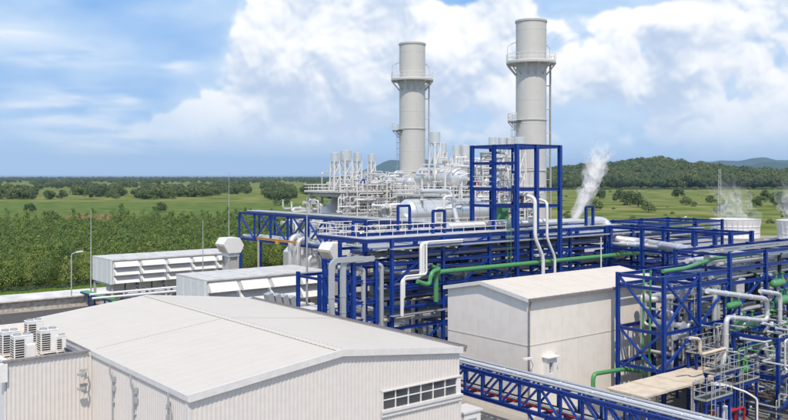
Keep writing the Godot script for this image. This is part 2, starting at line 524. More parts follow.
func broad_crown(c: Color, r, squash, lobes) -> ArrayMesh:
	var blobs = []
	for k in lobes:
		var d = Vector3(rng.randfn(), rng.randfn() * 0.8 + 0.2, rng.randfn()).normalized()
		var s = r * rng.randf_range(0.34, 0.52)
		blobs.append([Vector3(d.x * r * 0.68, d.y * r * 0.68 * squash, d.z * r * 0.68), Vector3(s, s * 0.8, s)])
	return crown_clumps(blobs, 120, r * 0.075, c)
func trunk_mesh(tall, r, limbs, reach) -> ArrayMesh:
	var mb = MB.new()
	var top = Vector3(rng.randf_range(-0.05, 0.05) * tall, tall, rng.randf_range(-0.05, 0.05) * tall)
	mb.rod(Vector3.ZERO - Vector3.UP * 0.1, top * 0.5, r, r * 0.7, 7)
	mb.rod(top * 0.5, top, r * 0.7, r * 0.4, 6)
	for k in limbs:
		var a = TAU * k / limbs + rng.randf() * 0.7
		var s = top * rng.randf_range(0.5, 0.9)
		mb.rod(s, s + Vector3(cos(a) * reach, reach * rng.randf_range(0.4, 0.9), sin(a) * reach), r * 0.4, r * 0.15, 5)
	return mb.mesh()
var TREES := {}
func tree_kinds():
	for k in 4:
		TREES["young%d" % k] = {"crown": young_crown([Color(0.19, 0.265, 0.055), Color(0.155, 0.24, 0.05), Color(0.22, 0.28, 0.062), Color(0.13, 0.205, 0.048)][k], [6.0, 6.6, 5.2, 7.4][k]), "trunk": trunk_mesh(5.0, 0.07, 0, 0), "up": 0.0}
	for k in 4:
		var r = 4.2 + 0.4 * k
		TREES["broad%d" % k] = {"crown": broad_crown([Color(0.075, 0.12, 0.038), Color(0.10, 0.15, 0.042), Color(0.06, 0.10, 0.036), Color(0.13, 0.17, 0.055)][k], r, 0.8 + 0.1 * (k % 2), 15), "trunk": trunk_mesh(4.5 + r * 0.5, 0.3, 5, r * 0.5), "up": 3.6 + r * 0.55}
	for k in 3:      # bushy field trees whose crown hangs to the ground
		var blobs = []
		for j in 20:
			var d = Vector3(rng.randfn(), absf(rng.randfn()) * 0.9, rng.randfn()).normalized()
			var s = rng.randf_range(1.2, 2.1)
			blobs.append([Vector3(d.x * 3.1, 1.6 + d.y * [4.6, 3.2, 5.6][k] * rng.randf_range(0.6, 1.0), d.z * 3.1), Vector3(s, s * 0.85, s)])
		TREES["bushy%d" % k] = {"crown": crown_clumps(blobs, 110, 0.34, [Color(0.085, 0.135, 0.04), Color(0.115, 0.165, 0.05), Color(0.07, 0.115, 0.038)][k]), "trunk": trunk_mesh(4.5, 0.28, 4, 1.8), "up": 0.0}
	# palm: fans of stiff leaves round the head
	var mb = MB.new()
	for k in 34:
		var d = Vector3(rng.randfn(), rng.randfn() * 0.8 + 0.25, rng.randfn()).normalized()
		var tip = d * rng.randf_range(1.7, 2.3)
		for j in 7:
			var s = d.cross(Vector3(0.3, 1, 0.2)).normalized().rotated(d, 0.4)
			var e = (d + s * (j - 3) * 0.16).normalized()
			mb.col = tint(Color(0.075, 0.11, 0.04), 0.2)
			var w = e.cross(Vector3.UP).normalized() * 0.09
			var nn = (Vector3.UP * 0.6 + d).normalized()
			mb.tri(d * 0.8 - w, d * 0.8 + w, e * tip.length(), nn, nn, nn)
	TREES["palm"] = {"crown": mb.mesh(true), "trunk": trunk_mesh(8.6, 0.22, 0, 0), "up": 8.8}
func tree(called, kind, at, scale, label, group) -> Node3D:
	var t = thing(called, label, "tree", at, group)
	t.rotation.y = rng.randf() * TAU
	t.scale = Vector3.ONE * scale * Vector3(rng.randf_range(0.9, 1.1), rng.randf_range(0.9, 1.12), rng.randf_range(0.9, 1.1))
	var k = TREES[kind]
	part(t, "trunk", k.trunk, M.bark)
	var c = part(t, "crown", k.crown, M.leaf)
	c.position.y = k.up
	return t
func wood(called, label, kind, spots):      # spots: [position, scale]; a far mass of trees
	var o = MultiMeshInstance3D.new()
	o.name = numbered(called)
	var mm = MultiMesh.new()
	mm.transform_format = MultiMesh.TRANSFORM_3D
	mm.mesh = TREES[kind].crown
	mm.instance_count = spots.size()
	for i in spots.size():
		var s = spots[i][1]
		var b = Basis(Vector3.UP, rng.randf() * TAU).scaled(Vector3(s * rng.randf_range(0.85, 1.15), s * rng.randf_range(0.85, 1.2), s * rng.randf_range(0.85, 1.15)))
		mm.set_instance_transform(i, Transform3D(b, spots[i][0] + Vector3.UP * TREES[kind].up * s * 0.55))
	o.multimesh = mm
	o.material_override = M.leaf
	o.set_meta("kind", "stuff")
	tag(o, label, "trees")
	add_child(o)
	return o
func hill_height(p: Vector2) -> float:       # wooded rise behind the fields
	var c = rd(652, 1500)
	var q = p - c
	var along = q.dot(Vector2(SA, -CA))
	var deep = q.dot(Vector2(CA, SA))
	var h = 21.0 * exp(-pow((along + 30.0) / 170.0, 2.0)) + 5.0 * exp(-pow((along + 10.0) / 40.0, 2.0)) + 15.0 * exp(-pow((along - 160.0) / 300.0, 2.0)) + 10.0 * exp(-pow((along + 260.0) / 160.0, 2.0))
	return h * exp(-pow(deep / 260.0, 2.0))
func vegetation():
	tree_kinds()
	# plantation: rows along the field edge
	var near = []
	var rows = []
	var r2 = RandomNumberGenerator.new()
	r2.seed = 21
	var n = 141.5
	while n < 330.0:
		var x = -60.0
		while x < 235.0:
			x += 3.0
			var q = Vector2(x + r2.randf_range(-0.8, 0.8), n + r2.randf_range(-0.8, 0.8))
			var d = dep(q.x, q.y)
			var px = 394.0 + F * (SA * q.x - CA * q.y) / d
			if px < -40.0 or px > 352.0: continue
			if d > 236.0 + px * 0.13 + 9.0 * sin(px * 0.05) or d < 128.0: continue
			if r2.randf() < 0.06: continue
			rows.append([d, V(q.x, 0, q.y), px, r2.randf_range(0.66, 1.2)])
		n += 3.0
	rows.sort_custom(func(a, b): return a[0] < b[0])
	var far = [[], [], [], []]
	var one = 0
	for s in rows:
		if one < 300 and s[2] > -3.0 and s[2] < 245.0:
			tree("plantation_tree", "young%d" % (one % 4), s[1], s[3], "young bright green tree in the front rows of the plantation", "front rows of plantation trees")
			one += 1
		else:
			far[r2.randi() % 4].append([s[1], s[3]])
	for k in 4:
		wood("plantation_grove", ["young", "bright green", "slender", "leafy"][k] + " plantation trees massed behind the front rows of the plantation", "young%d" % k, far[k])
	# single trees standing in the fields
	for t in [[30, 212, 2, 0.62], [51, 221, 1, 0.80], [160, 212, 0, 0.78], [117, 199, 1, 0.85], [281, 205, 2, 1.25], [313, 206, 0, 0.95], [62, 199, 3, 1.0], [20, 199, 0, 0.9]]:
		var q = rd(t[0], 15066.0 / (t[1] - 176.0))
		tree("field_tree", "bushy%d" % (t[2] % 3), V(q.x, 0, q.y), t[3], {30: "low round tree at the edge of the green field beyond the plantation", 51: "wide low tree rising just behind the plantation canopy", 160: "spreading dark tree alone just beyond the plantation", 117: "compact tree alone in the middle of the green field", 281: "tall full tree behind the high blue truss bridge", 313: "tree standing right beside the grey boiler house platform", 62: "tree in the thin belt behind the green field", 20: "tree at the open end of the belt behind the green field"}[t[0]], "single trees in the fields behind the plantation")
	for t in [[594, 210, 1, 0.85, "round bushy tree beside the steam plume"], [627, 205, 2, 1.05, "tall dark bushy tree at the head of the meadow clump"], [638, 207, 0, 0.9, "dark bushy tree in the middle of the meadow clump"], [648, 212, 1, 0.62, "low wide bush at the end of the meadow clump"], [620, 202, 0, 0.95, "bushy tree at the back of the meadow clump"], [678, 198, 2, 0.95, "upright dark tree in the open meadow, close to a lower bush"], [686, 205, 1, 0.72, "low rounded bush in the open meadow, close to an upright tree"], [711, 203, 0, 0.6, "small dark bush at the wooded hill's foot by the lattice mast"], [663, 228, 1, 0.36, "small pale bush just behind the open concrete"], [618, 229, 1, 0.38, "small loose bush just behind the fat silver pipe"], [720, 213, 0, 0.55, "dark bush behind the cooling tower's lip"], [756, 207, 2, 0.55, "narrow dark bush between the palms"], [780, 207, 0, 1.0, "large dark tree clump behind the cooling towers"], [787, 211, 2, 0.8, "dark tree next to the large clump behind the cooling towers"], [600, 199, 2, 0.9, "dark tree half behind the steam plume"], [765, 202, 0, 0.9, "bushy tree at the forest's edge by the palms"]]:
		var q = rd(t[0], 15066.0 / (t[1] - 176.0))
		tree("meadow_tree", "bushy%d" % t[2], V(q.x, 0, q.y), t[3] * 1.3, t[4], "trees in the open meadow before the wooded hill")
	for t in [[736, 215, 0.95, "thin palm nearer the lattice mast in the meadow"], [750, 208, 1.0, "tall palm between two dark bushes in the meadow"], [630, 207, 0.6, "palm in front of the meadow clump"]]:
		var q = rd(t[0], 15066.0 / (t[1] - 176.0))
		tree("palm_tree", "palm", V(q.x, 0, q.y), t[2], t[3], "palms in the open meadow")
	# belts of trees toward the horizon
	for k in 4:
		var spots = []
		for j in 900:
			var px = r2.randf_range(-30, 420)
			var py = 176.0 + 2.6 + 21.0 * pow(r2.randf(), 2.0)
			if py > 183.0 and noise(0.02, 2, 5).get_noise_2d(px, py * 4.0) < 0.05: continue
			var d = 15066.0 / (py - 176.0)
			var q = rd(px, d)
			spots.append([V(q.x, 0, q.y), r2.randf_range(0.55, 1.15) * (1.0 + d / 9000.0)])
		wood("tree_belt", ["dark", "mid green", "deep green", "pale green"][k] + " trees in belts toward the flat horizon", "broad%d" % k, spots)
	for k in 4:
		var spots = []
		for j in 950:
			var px = r2.randf_range(545, 830)
			var d = r2.randf_range(1140, 1620)
			var q = rd(px, d)
			if d < 1200.0 and r2.randf() < 0.5: continue
			spots.append([V(q.x, hill_height(q) - 1.0, q.y), r2.randf_range(0.9, 1.75) * (1.35 if r2.randf() < 0.12 else 1.0)])
		for j in 160:
			var q = rd(r2.randf_range(545, 830), r2.randf_range(1112, 1150))
			spots.append([V(q.x, -2.2, q.y), r2.randf_range(0.4, 0.75)])
		wood("hill_forest", ["dark", "mid green", "deep green", "pale green"][k] + " trees of the forest on the low hill", "broad%d" % k, spots)
	# clumps of bushes in the meadow
	for k in 2:
		var spots = []
		for j in 150:
			var px = r2.randf_range(560, 800)
			var py = r2.randf_range(190, 232)
			if noise(0.03, 2, 15 + k).get_noise_2d(px, py * 3.0) < 0.16: continue
			var q = rd(px, 15066.0 / (py - 176.0))
			spots.append([V(q.x, -1.2, q.y), r2.randf_range(0.16, 0.34)])
		wood("meadow_bushes", ["low dark", "low pale"][k] + " bushes dotted over the meadow behind the plant", "broad%d" % (k * 3), spots)
	# undergrowth along the front of the plantation
	var u = []
	for j in 420:
		var x = r2.randf_range(-20, 130)
		u.append([V(x, -0.9, 140.0 + r2.randf_range(-0.9, 0.6)), r2.randf_range(0.13, 0.24)])
	wood("undergrowth", "dark low undergrowth along the front of the plantation", "broad2", u)
func land():
	ground_sheet("ground", [[-3500, -1200], [12000, -1200], [12000, 12500], [-3500, 12500]], -0.08, M.field)
	var q = [rd(-500, 360), rd(-500, 640), rd(330, 560), rd(330, 330)]
	ground_sheet("green_field", q.map(func(p): return [p.x, p.y]), -0.04, M.cane)
	q = [rd(62, 345), rd(118, 345), rd(124, 392), rd(70, 392)]
	ground_sheet("bare_field", q.map(func(p): return [p.x, p.y]), -0.02, M.soil)
	ground_sheet("plantation_ground", [[-80, 139.5], [250, 139.5], [250, 330], [-80, 330]], -0.03, M.under)
	ground_sheet("yard", [[-60, -60], [330, -60], [330, 100], [262, 118], [205, 146], [150, 139], [-60, 117.6]], 0.0, M.concrete)
	ground_sheet("service_road", [[-60, 98], [41, 102], [41, 117], [-60, 115]], 0.012, M.asphalt)
	ground_sheet("verge", [[-80, 117.8], [60, 118.4], [60, 139.5], [-80, 139.5]], -0.01, M.verge)
	ground_sheet("pavement", [[-80, 128.5], [60, 124.5], [60, 134.5], [-80, 139.0]], 0.02, M.paving)
	ground_sheet("process_area", [[52, 8], [120, 8], [120, 41.5], [52, 41.5]], 0.012, M.gravel)
	# hill under the forest, and the blue hills far off
	var mb = MB.new()
	for i in 40:
		for j in 14:
			var c = []
			for o in [[0, 0], [1, 0], [1, 1], [0, 1]]:
				var p = rd(520 + (i + o[0]) * 9.0, 1180 + (j + o[1]) * 50.0)
				c.append(V(p.x, hill_height(p) - 1.5, p.y))
			mb.q(c[0], c[1], c[2], c[3], Vector3.UP)
	setting("hill", mb, M.wood)
	for r in [[8000.0, 690, 1100, [[700, 2], [740, 9], [770, 14], [800, 13], [850, 20], [900, 14], [1000, 8]], "hills"], [11500.0, 520, 1100, [[530, 5], [570, 10], [600, 12], [650, 9], [720, 15], [760, 18], [790, 16], [850, 22], [1000, 8]], "hills"], [11500.0, 340, 500, [[350, 1], [372, 9], [392, 16], [440, 16], [470, 9], [500, 3]], "hills"]]:
		var h = MB.new()
		var f = noise(0.02, 4, int(r[0]))
		var prev = null
		for s in 121:
			var px = lerpf(r[1], r[2], s / 120.0)
			var top = 0.0
			var list = r[3]
			for k in list.size() - 1:
				if px >= list[k][0] and px <= list[k + 1][0]:
					var t = smoothstep(0.0, 1.0, (px - list[k][0]) / float(list[k + 1][0] - list[k][0]))
					top = lerpf(list[k][1], list[k + 1][1], t)
			top = maxf(0.0, top + 2.0 * f.get_noise_1d(px * 2.0))
			var high = top * r[0] / F + CAMH
			var line = []
			for g in [[-0.12, 0.0], [-0.05, 0.45], [0.0, 1.0], [0.05, 0.55], [0.12, 0.0]]:
				var w = f.get_noise_2d(px * 1.7, g[0] * 300.0) * 0.12
				var p = rd(px, r[0] * (1.0 + g[0]))
				line.append(V(p.x, high * (g[1] + (w if g[1] > 0.1 and g[1] < 0.9 else 0.0)) - 1.0, p.y))
			if prev != null:
				for g in 4: h.q(prev[g], prev[g + 1], line[g + 1], line[g], Vector3.UP)
			prev = line
		setting(r[4], h, M.wood)

# ---------------------------------------------------------------- buildings
func ribbed(w, h0, h1) -> ArrayMesh:      # wall sheet: flat pan and one raised rib, x along the wall, +z outward, top slopes from h0 to h1
	var mb = MB.new()
	var pr = [[0.0, 0.0]]
	var c = maxi(1, roundi(w / 0.26))
	for k in c:
		var e = w * (k + 1) / c
		pr.append_array([[e - 0.15, 0.0], [e - 0.115, 0.035], [e - 0.045, 0.035], [e - 0.01, 0.0]])
	pr.append([w, 0.0])
	for k in pr.size() - 1:
		var a = pr[k]
		var b = pr[k + 1]
		var ta = lerpf(h0, h1, a[0] / w)
		var tb = lerpf(h0, h1, b[0] / w)
		mb.q(Vector3(a[0], 0, a[1]), Vector3(b[0], 0, b[1]), Vector3(b[0], tb, b[1]), Vector3(a[0], ta, a[1]), Vector3(0, 0, 1))
	mb.q(Vector3(0, 0, -0.06), Vector3(w, 0, -0.06), Vector3(w, h1, -0.06), Vector3(0, h0, -0.06), Vector3(0, 0, -1))
	mb.q(Vector3(0, h0, -0.06), Vector3(w, h1, -0.06), Vector3(w, h1, 0), Vector3(0, h0, 0), Vector3.UP)
	return mb.mesh()
func sheet(parent, called, mesh, at, yaw, m):
	var o = MeshInstance3D.new()
	o.name = called
	o.mesh = mesh
	o.material_override = m
	parent.add_child(o, true)
	o.position = at - org(parent)
	o.rotation.y = yaw
	return o
func turbine_hall():
	var x0 = 18.3
	var x1 = 37.0
	var n0 = 39.3
	var n1 = 67.0
	var eave = 7.0
	var ridge = 8.05
	var xm = (x0 + x1) / 2.0
	var t = thing("machine_hall", "large low white shed with a shallow gable roof and ribbed grey-white wall sheets", "building", V(xm, 0, n0))
	# strip window in the gable end: sheets run above and below it
	var wx0 = gx(382.5, n0)
	var hs = hy(410.0, wx0, n0)          # sill
	var ht = hy(391.5, wx0, n0)          # head
	var wx1 = x1 - 0.25
	var count = 36
	var w = (x1 - x0) / count
	var top = func(x): return eave - 0.12 + (ridge - eave) * (1.0 - absf(x - xm) / (xm - x0))
	var plain = {}
	for k in count:
		var a = x0 + w * k
		var m = ribbed(w, top.call(a), top.call(a + w))
		if a + w * 0.5 > wx0:
			m = ribbed(w, top.call(a) - ht, top.call(a + w) - ht)
			sheet(t, "wall_sheet", m, V(a, ht, n0), 0.0, M.panel)
			if not plain.has("low"): plain["low"] = ribbed(w, hs, hs)
			sheet(t, "wall_sheet", plain["low"], V(a, 0, n0), 0.0, M.panel)
		else:
			sheet(t, "wall_sheet", m, V(a, 0, n0), 0.0, M.panel)
	# west wall; a window runs on round the corner on the far side, so the other walls are plain sheets
	var cw = 27
	w = (53.2 - n0) / cw
	plain["west"] = ribbed(w, eave - 0.12, eave - 0.12)
	for k in cw:
		sheet(t, "wall_sheet", plain["west"], V(x0, 0, n0 + w * (k + 1)), -PI / 2, M.panel)
	slab(t, "rear_wall", x0, 0, 53.3, x0 + 0.1, eave - 0.12, n1, M.panel)
	slab(t, "rear_wall", x0 + 0.1, 0, n1 - 0.1, x1 - 0.1, eave - 0.12, n1, M.panel)
	slab(t, "rear_wall", x1 - 0.1, 0, n0 + 0.12, x1, eave - 0.12, n1, M.panel)
	slab(t, "floor_slab", x0 + 0.2, 0.02, n0 + 0.2, x1 - 0.2, 0.12, n1 - 0.2, M.concrete)
	# roof sheets, one metre and a bit each, lapping at a low seam
	var c = 26
	var sw = (n1 - n0 + 0.5) / c
	for side in [0, 1]:
		var xa = x0 - 0.07 if side == 0 else x1 + 0.1
		var slope = (ridge - eave) / (xm - x0)
		var ya = ridge - slope * absf(xa - xm)
		var mb = MB.new()
		for f in [[0.0, sw - 0.10, 0.0, 0.0], [sw - 0.10, sw - 0.07, 0.0, 0.008], [sw - 0.07, sw - 0.03, 0.008, 0.008], [sw - 0.03, sw, 0.008, 0.0]]:
			mb.q(V(xa - xm, ya - ridge + f[2], f[0]), V(0, f[2], f[0]), V(0, f[3], f[1]), V(xa - xm, ya - ridge + f[3], f[1]), Vector3.UP)
		mb.q(V(xa - xm, ya - ridge - 0.06, 0), V(0, -0.06, 0), V(0, -0.06, sw), V(xa - xm, ya - ridge - 0.06, sw), Vector3.DOWN)
		mb.q(V(xa - xm, ya - ridge - 0.06, 0), V(xa - xm, ya - ridge - 0.06, sw), V(xa - xm, ya - ridge, sw), V(xa - xm, ya - ridge, 0), Vector3(xa - xm, 0, 0))
		var me = mb.mesh()
		for k in c:
			sheet(t, "roof_sheet", me, V(xm, ridge, n0 - 0.25 + sw * k), 0.0, M.roof)
		# gable flashing with the rib ends showing beneath
		for nn in [n0 - 0.27, n1 + 0.27]:
			var fl = MB.new()
			var o = -0.0 if nn < 50 else -0.14
			var e = 0.14 + o
			fl.hexa([V(xa, ya - 0.34, nn + o), V(xm, ridge - 0.34, nn + o), V(xm, ridge - 0.34, nn + e), V(xa, ya - 0.34, nn + e), V(xa, ya + 0.05, nn + o), V(xm, ridge + 0.05, nn + o), V(xm, ridge + 0.05, nn + e), V(xa, ya + 0.05, nn + e)])
			part(t, "flashing", fl, M.flash)
	var rc = MB.new()
	for s in [-1, 1]:
		rc.hexa([V(xm, ridge + 0.022, n0 - 0.2), V(xm + s * 0.3, ridge - 0.01, n0 - 0.2), V(xm + s * 0.3, ridge - 0.01, n1 + 0.2), V(xm, ridge + 0.022, n1 + 0.2), V(xm, ridge + 0.04, n0 - 0.2), V(xm + s * 0.3, ridge + 0.008, n0 - 0.2), V(xm + s * 0.3, ridge + 0.008, n1 + 0.2), V(xm, ridge + 0.04, n1 + 0.2)])
	part(t, "ridge_cap", rc, M.roof)
	# screw heads along the ridge cap and along one purlin of each slope
	var sc = MB.new()
	for k in 60:
		var nn = n0 + 0.3 + k * 0.46
		for f in [[0.27, 0.012], [-0.27, 0.012]]:
			var p = V(xm + f[0], ridge - 0.015 + f[1], nn)
			sc.box(p - Vector3(0.02, 0, 0.04), p + Vector3(0.02, 0.02, 0.04))
	for k in 50:
		for f in [[53.2, 1]]:
			var x = lerpf(xm + 0.5, x1 - 0.3, k / 49.0)
			for x2 in [x, xm * 2.0 - x]:
				var p = V(x2, ridge - (x - xm) * (ridge - eave) / (xm - x0) + 0.003, f[0])
				sc.box(p - Vector3(0.03, 0, 0.02), p + Vector3(0.03, 0.014, 0.02))
	var so = part(t, "screw_heads", sc, M.dark)
	so.set_meta("kind", "stuff")
	# eave gutters
	var gt = MB.new()
	gt.box(B(x1 + 0.1, eave - 0.3, n0 - 0.2, x1 + 0.42, eave + 0.02, n1)[0], B(x1 + 0.1, eave - 0.3, n0 - 0.2, x1 + 0.42, eave + 0.02, n1)[1])
	gt.box(B(x1 + 0.42, eave - 0.1, n0 - 0.2, x1 + 0.50, eave + 0.10, n1)[0], B(x1 + 0.42, eave - 0.1, n0 - 0.2, x1 + 0.50, eave + 0.10, n1)[1])
	part(t, "gutter", gt, M.gutter)
	var fw = MB.new()
	var cb = B(x0 - 0.12, eave - 0.30, n0 - 0.27, x0 - 0.07, eave - 0.0, 53.2)
	fw.box(cb[0], cb[1])
	part(t, "eave_flashing", fw, M.flash)
	slab(t, "corner_flashing", x0 - 0.065, 0, n0 - 0.08, x0 + 0.12, eave - 0.3, n0 + 0.12, M.flash)
	slab(t, "corner_flashing", x1 - 0.12, 0, n0 - 0.085, x1 + 0.08, hs - 0.05, n0 + 0.12, M.flash)
	# window: frame, mullions, panes
	var win = part(t, "window", MB.new_box(B(wx0 - 0.14, hs - 0.1, n0 - 0.10, wx0, ht + 0.1, n0 + 0.1)), M.flash)
	slab(win, "sill", wx0 - 0.14, hs - 0.16, n0 - 0.22, x1 + 0.12, hs - 0.02, n0 + 0.1, M.flash)
	slab(win, "lintel", wx0 - 0.14, ht - 0.03, n0 - 0.13, x1 + 0.1, ht + 0.05, n0 + 0.1, M.flash)
	slab(win, "drip_flashing", wx0 - 0.14, hs - 0.42, n0 - 0.14, x1 + 0.12, hs - 0.162, n0 - 0.055, M.flash)
	slab(win, "corner_post", wx1, hs - 0.02, n0 - 0.06, x1 + 0.06, ht, n0 + 0.12, M.white)
	var bays = 6
	for k in bays + 1:
		var x = lerpf(wx0, wx1, float(k) / bays)
		if k < bays:
			var xb = lerpf(wx0, wx1, float(k + 1) / bays)
			for r in 2:
				var h0 = lerpf(hs, ht, 0.5 * r)
				slab(win, "pane", x + 0.03, h0 + 0.03, n0 + 0.03, xb - 0.03, h0 + (ht - hs) * 0.5 - 0.03, n0 + 0.036, M.glass)
		slab(win, "mullion", x - 0.03, hs - 0.02, n0 - 0.02, x + 0.03, ht, n0 + 0.06, M.white)
	slab(win, "transom", wx0, (hs + ht) / 2 - 0.03, n0 - 0.015, wx1, (hs + ht) / 2 + 0.03, n0 + 0.055, M.white)
	# conduits, down pipes and wall lights on the west wall
	for c2 in [[112.5, 0.05], [133.5, 0.06], [171.0, 0.06]]:
		var nn = gn(c2[0], x0 - 0.15)
		var mb = MB.new()
		mb.tube([V(x0 - 0.3, eave - 0.15, nn), V(x0 - 0.3, eave - 0.75, nn), V(x0 - 0.16, eave - 1.1, nn), V(x0 - 0.16, 0.1, nn)], c2[1], 8)
		for h in [1.5, 3.0, 4.5]: mb.box(V(x0 - 0.18, h, nn + 0.1), V(x0 + 0.0, h + 0.06, nn - 0.1))
		part(t, "down_pipe", mb, M.galv)
	for k in 3:
		var nn = [gn(114, x0), gn(136, x0), gn(168, x0)][k]
		for h in [eave - 1.2, eave - 1.75]:
			slab(t, "junction_box", x0 - 0.2, h, nn - 0.42, x0 - 0.06, h + 0.3, nn - 0.2, M.galv)
	# annex: flat roof with a parapet
	var a = thing("annex", "flat roofed ribbed annex with a parapet against the large white shed", "building", V(15.8, 0, 53.2))
	var ax0 = gx(7.0, 53.2)
	var ca = 10
	w = (x0 - ax0) / ca
	var am = ribbed(w, eave - 0.1, eave - 0.1)
	for k in ca: sheet(a, "wall_sheet", am, V(ax0 + w * k, 0, 53.2), 0.0, M.panel)
	slab(a, "side_wall", ax0 - 0.12, 0, 53.3, ax0, eave - 0.1, n1, M.white)
	slab(a, "side_wall", ax0, 0, n1 - 0.12, x0 - 0.02, eave - 0.1, n1, M.white)
	slab(a, "coping", ax0 - 0.2, eave - 0.1, 53.02, x0 - 0.28, eave + 0.02, 53.42, M.gutter)
	slab(a, "coping", ax0 - 0.2, eave - 0.1, 53.42, ax0 + 0.1, eave + 0.02, n1 + 0.1, M.white)
	slab(a, "corner_panel", ax0 - 0.45, eave - 1.2, 52.95, ax0 - 0.02, eave - 0.12, 53.35, M.white)
	slab(a, "roof_deck", ax0, eave - 0.9, 53.3, x0 - 0.02, eave - 0.62, n1 - 0.12, M.tan)
	slab(a, "kerb_upstand", x0 - 0.16, eave - 0.62, 53.4, x0 - 0.03, eave - 0.34, n1 - 0.12, M.galv)
	# wall lights beside the annex corner
	for h in [eave - 1.15, eave - 2.05]:
		var mb = MB.new()
		var p = V(x0 - 0.75, h, 53.06)
		mb.box(p + Vector3(-0.1, -0.05, 0), p + Vector3(0.35, 0.06, 0.12))
		mb.tube([p + Vector3(0.3, 0, 0.1), p + Vector3(0.35, -0.35, 0.3), p + Vector3(0.05, -0.5, 0.45)], 0.05, 8)
		mb.box(p + Vector3(-0.35, -0.2, 0.35), p + Vector3(0.1, -0.08, 0.6))
		solo("wall_light", "curved grey wall light on the annex wall, %s of the two" % ("upper" if h > eave - 1.5 else "lower"), "light", p, mb, M.galv, "wall lights on the annex")
	# outdoor cooling units on the annex roof
	var deck = eave - 0.62
	var units = [[9.5, 342, 1.05, 0.8, 1.6], [22.0, 349, 1.15, 0.85, 1.6], [34.0, 338, 1.05, 0.8, 1.65], [48.0, 344, 1.15, 0.85, 1.55]]
	for u in units.size():
		var nn = [57.6, 55.6, 60.4, 56.9][u]
		cooling_unit(gx(units[u][0], nn), nn, deck, units[u][2], units[u][3], units[u][4], ["white cooling unit closest to the annex's white corner panel", "white cooling unit beside the slim white box on the annex roof", "white cooling unit standing deepest on the annex roof", "white cooling unit next to the thin bluish unit on the annex roof"][u])
	var sm = thing("control_box", "slim white upright box in front of the cooling units on the annex roof", "box", V(gx(30.5, 54.6), deck, 54.6))
	var o = org(sm)
	slab(sm, "cabinet", o.x - 0.27, deck + 0.08, 54.4, o.x + 0.27, deck + 1.2, 54.8, M.white)
	slab(sm, "door", o.x - 0.24, deck + 0.14, 54.37, o.x + 0.24, deck + 1.14, 54.397, M.white)
	slab(sm, "plinth", o.x - 0.24, deck, 54.45, o.x + 0.24, deck + 0.08, 54.75, M.galv)
	cooling_unit(gx(60.5, 56.6), 56.6, deck, 0.62, 0.4, 1.1, "thin bluish cooling unit beside the large white shed's eave")
	var pm = MB.new()
	pm.tube([V(x0 - 0.7, deck + 0.3, 55.0), V(x0 - 0.7, deck + 0.3, 62.0), V(x0 - 1.6, deck + 0.3, 62.0)], 0.06, 8)
	for k in 5: pm.box(V(x0 - 0.8, deck, 55.2 + k * 1.5), V(x0 - 0.6, deck + 0.3, 55.1 + k * 1.5))
	solo("refrigerant_pipe", "thin dark insulated pipe lying along the annex roof edge", "pipe", V(x0 - 0.7, deck, 55), pm, M.dark)
	var bq = MB.new()
	for k in 2: bq.tube([V(x0 - 0.45 - k * 0.2, deck + 0.18, 54.2), V(x0 - 0.45 - k * 0.2, deck + 0.18, 60.0)], 0.05, 8)
	for k in 4: bq.box(V(x0 - 0.75, deck, 54.5 + k * 1.5), V(x0 - 0.35, deck + 0.13, 54.4 + k * 1.5))
	solo("conduit_run", "two pale conduits on blocks along the annex roof edge", "pipe", V(x0 - 0.5, deck, 54.2), bq, M.valveblue)
func cooling_unit(x, n, h, w, d, tall, label):
	var t = thing("cooling_unit", label, "air conditioner", V(x, h, n), "cooling units on the annex roof")
	slab(t, "cabinet", x - w / 2, h + 0.1, n - d / 2, x + w / 2, h + tall, n + d / 2, M.white)
	for s in [-1, 1]: slab(t, "foot", x + s * w * 0.4 - 0.05, h, n - d / 2, x + s * w * 0.4 + 0.05, h + 0.1, n + d / 2, M.galv)
	slab(t, "top_lid", x - w / 2 - 0.02, h + tall, n - d / 2 - 0.02, x + w / 2 + 0.02, h + tall + 0.05, n + d / 2 + 0.02, M.white)
	# coil openings on two sides, each with fins
	slab(t, "coil", x - w * 0.43, h + 0.25, n - d / 2 - 0.004, x + 0.03, h + tall - 0.12, n - d / 2 + 0.01, M.dark)
	slab(t, "coil", x - w / 2 - 0.004, h + 0.25, n - d * 0.42, x - w / 2 + 0.01, h + tall - 0.12, n + d * 0.42, M.dark)
	var c = int(tall / 0.17)
	for k in c:
		var y = lerpf(h + 0.28, h + tall - 0.16, float(k) / (c - 1))
		slab(t, "fin", x - w * 0.45, y - 0.018, n - d / 2 - 0.035, x + 0.05, y + 0.018, n - d / 2 - 0.005, M.white)
		slab(t, "fin", x - w / 2 - 0.035, y - 0.018, n - d * 0.44, x - w / 2 - 0.005, y + 0.018, n + d * 0.44, M.white)
	slab(t, "service_panel", x + 0.06, h + 0.2, n - d / 2 - 0.03, x + w * 0.47, h + tall - 0.08, n - d / 2 - 0.004, M.white)
	for s in [-0.25, 0.25]:
		var mb = MB.new()
		mb.lathe(V(x + s * w, h + tall + 0.05, n), Vector3.UP, [[0.0, w * 0.21], [0.10, w * 0.21], [0.10, w * 0.18], [0.03, w * 0.18], [0.03, 0.0]], 16)
		part(t, "fan_guard", mb, M.galv)
